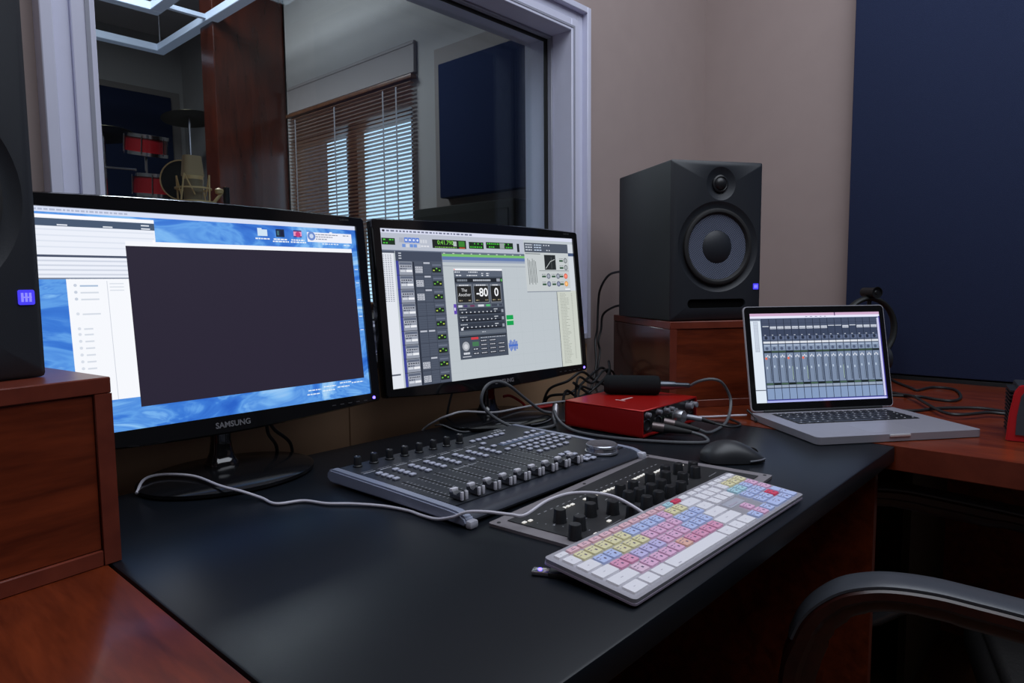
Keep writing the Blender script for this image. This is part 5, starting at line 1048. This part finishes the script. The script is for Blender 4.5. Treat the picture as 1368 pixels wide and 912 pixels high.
for k in range(12): box(bm, 0.004, 0.018, 0.014, 0.10, 0.010+k*0.0075, 0.0135+k*0.0075)
obj('rib', bm, BLKP, RDV)
bm = nb()
for x in (0.03, 0.18): lathe(bm, [(0.007, 0), (0.007, 0.004)], n=12, M=T(x, 0.07, 0))
obj('rubber_foot', bm, RUBBER, RDV)

# ------------------------------------------------------------------ office chair with scroll arms
CHR = thing('office_chair', 'dark glossy wood office chair with looped armrest in the lower right corner', 'chair', (1.42, -1.12, 0), math.atan2(-0.28, 0.96)*-1)
AWD = wood('dark_glossy_arm_wood', (0.014, 0.004, 0.004), (0.045, 0.009, 0.006), 0.30, (3, 3, 3), coat=0.3); LEA = mat('black_leather', (0.008, 0.0075, 0.0075, 1), 0.5, spec=0.3, noise=0.2, bump=0.3, bscale=150)
ddir = Vector((-0.28, 0.96)).normalized(); nrm = Vector((ddir.y, -ddir.x)); P0 = Vector((1.155, -0.85))
base = Vector((1.42, -1.12)); rel = P0 - base; s0_ = rel.dot(ddir); n0_ = rel.dot(nrm)
def arm(bm, off, sheen=False):
    outer = [(-0.46, -0.150), (-0.36, -0.138), (-0.26, -0.122), (-0.171, -0.111), (-0.117, -0.105), (-0.074, -0.101), (-0.029, -0.102), (0.005, -0.108), (0.040, -0.122), (0.071, -0.148), (0.090, -0.175), (0.101, -0.203), (0.114, -0.245), (0.116, -0.290), (0.105, -0.335), (0.080, -0.375), (0.040, -0.400)]
    th = [0.030, 0.036, 0.044, 0.050, 0.050, 0.048, 0.046, 0.046, 0.048, 0.052, 0.056, 0.060, 0.062, 0.062, 0.060, 0.052, 0.040]
    if sheen: outer = outer[:12]; th = th[:12]
    P = [Vector((0, s0_+a_, D+b_)) for a_, b_ in outer]; rings = []
    Pc = cr(P, 4); N = len(Pc)
    for i, p in enumerate(Pc):
        t_ = (Pc[min(i+1, N-1)]-Pc[max(i-1, 0)]).normalized(); nin = Vector((0, t_.z, -t_.y)) ; 
        h = th[min(int(i/(N-1)*(len(th)-1)+0.5), len(th)-1)]*0.78; hw = 0.029; c_ = 0.006
        sec = [(-hw+c_, 0), (hw-c_, 0), (hw, c_), (hw, h*0.45), (hw-0.006, h*0.60), (hw-0.006, h-c_), (hw-0.010, h), (-hw+0.010, h), (-hw+0.006, h-c_), (-hw+0.006, h*0.60), (-hw, h*0.45), (-hw, c_)]
        if sheen: sec = [(-0.0265, 0.002), (-0.0265, -0.0015), (-0.022, -0.0038), (-0.010, -0.0048), (0.010, -0.0048), (0.022, -0.0038), (0.0265, -0.0015), (0.0265, 0.002)]
        rings.append([bm.verts.new(p + Vector((n0_+off+sx_, 0, 0)) + nin*q) for sx_, q in sec])
    for a_, b_ in zip(rings, rings[1:]):
        for k in range(len(a_)): bm.faces.new((a_[k], a_[(k+1) % len(a_)], b_[(k+1) % len(a_)], b_[k]))
    bm.faces.new(rings[0]); bm.faces.new(rings[-1])
for off in (0.0, 0.48):
    bm = nb(); arm(bm, off); obj('armrest', bm, AWD, CHR, label='glossy dark wood armrest that curls down at the front')
    bm = nb(); arm(bm, off, True); obj('arm_sheen_strip', bm, mat('grey_arm_sheen', (0.055, 0.060, 0.072, 1), 0.36, spec=0.5), CHR, label='dark grey strip along the armrest top, its sheen put into the colour')  # grey sheen of the wooden arm top, put into a strip's colour
    bm = nb(); tube(bm, [(n0_+off, s0_+0.045, D-0.395), (n0_+off, s0_-0.02, D-0.385), (n0_+off, s0_-0.08, D-0.345), (n0_+off, s0_-0.16, D-0.33), (n0_+off, s0_-0.30, D-0.335)], 0.014, 12); obj('arm_bracket', bm, mat('polished_dark_metal', (0.12, 0.12, 0.13, 1), 0.25, metal=0.7), CHR)
cx_ = n0_+0.24
bm = nb(); box(bm, cx_-0.205, cx_+0.205, s0_-0.50, s0_-0.17, 0.36, 0.45, bev=0.035, seg=4); obj('seat', bm, LEA, CHR)
bm = nb()
for k in range(3): box(bm, cx_-0.18, cx_+0.18, s0_-0.49+k*0.105, s0_-0.395+k*0.105, 0.435, 0.462, bev=0.014, seg=3)
obj('seat_cushion', bm, LEA, CHR)
bm = nb(); box(bm, cx_-0.20, cx_+0.20, -0.055, 0.055, 0, 0.62, bev=0.05, seg=4, M=T(0, s0_-0.555, 0.44) @ RX(R(12))); obj('backrest', bm, LEA, CHR)
bm = nb(); cyl(bm, (cx_, s0_-0.2, 0.08), (cx_, s0_-0.2, 0.38), 0.028, 20); obj('gas_column', bm, BLKP, CHR)
for k in range(5):
    a_ = 2*PI*k/5+0.3; bm = nb(); cyl(bm, (cx_, s0_-0.2, 0.11), (cx_+0.30*math.cos(a_), s0_-0.2+0.30*math.sin(a_), 0.065), 0.026, 12, 0, 0.016); lg = obj('leg', bm, AWD, CHR)
    bm = nb(); cyl(bm, (cx_+0.30*math.cos(a_)-0.02*math.sin(a_), s0_-0.2+0.30*math.sin(a_)+0.02*math.cos(a_), 0.026), (cx_+0.30*math.cos(a_)+0.02*math.sin(a_), s0_-0.2+0.30*math.sin(a_)-0.02*math.cos(a_), 0.026), 0.026, 20); obj('caster', bm, BLKP, lg)
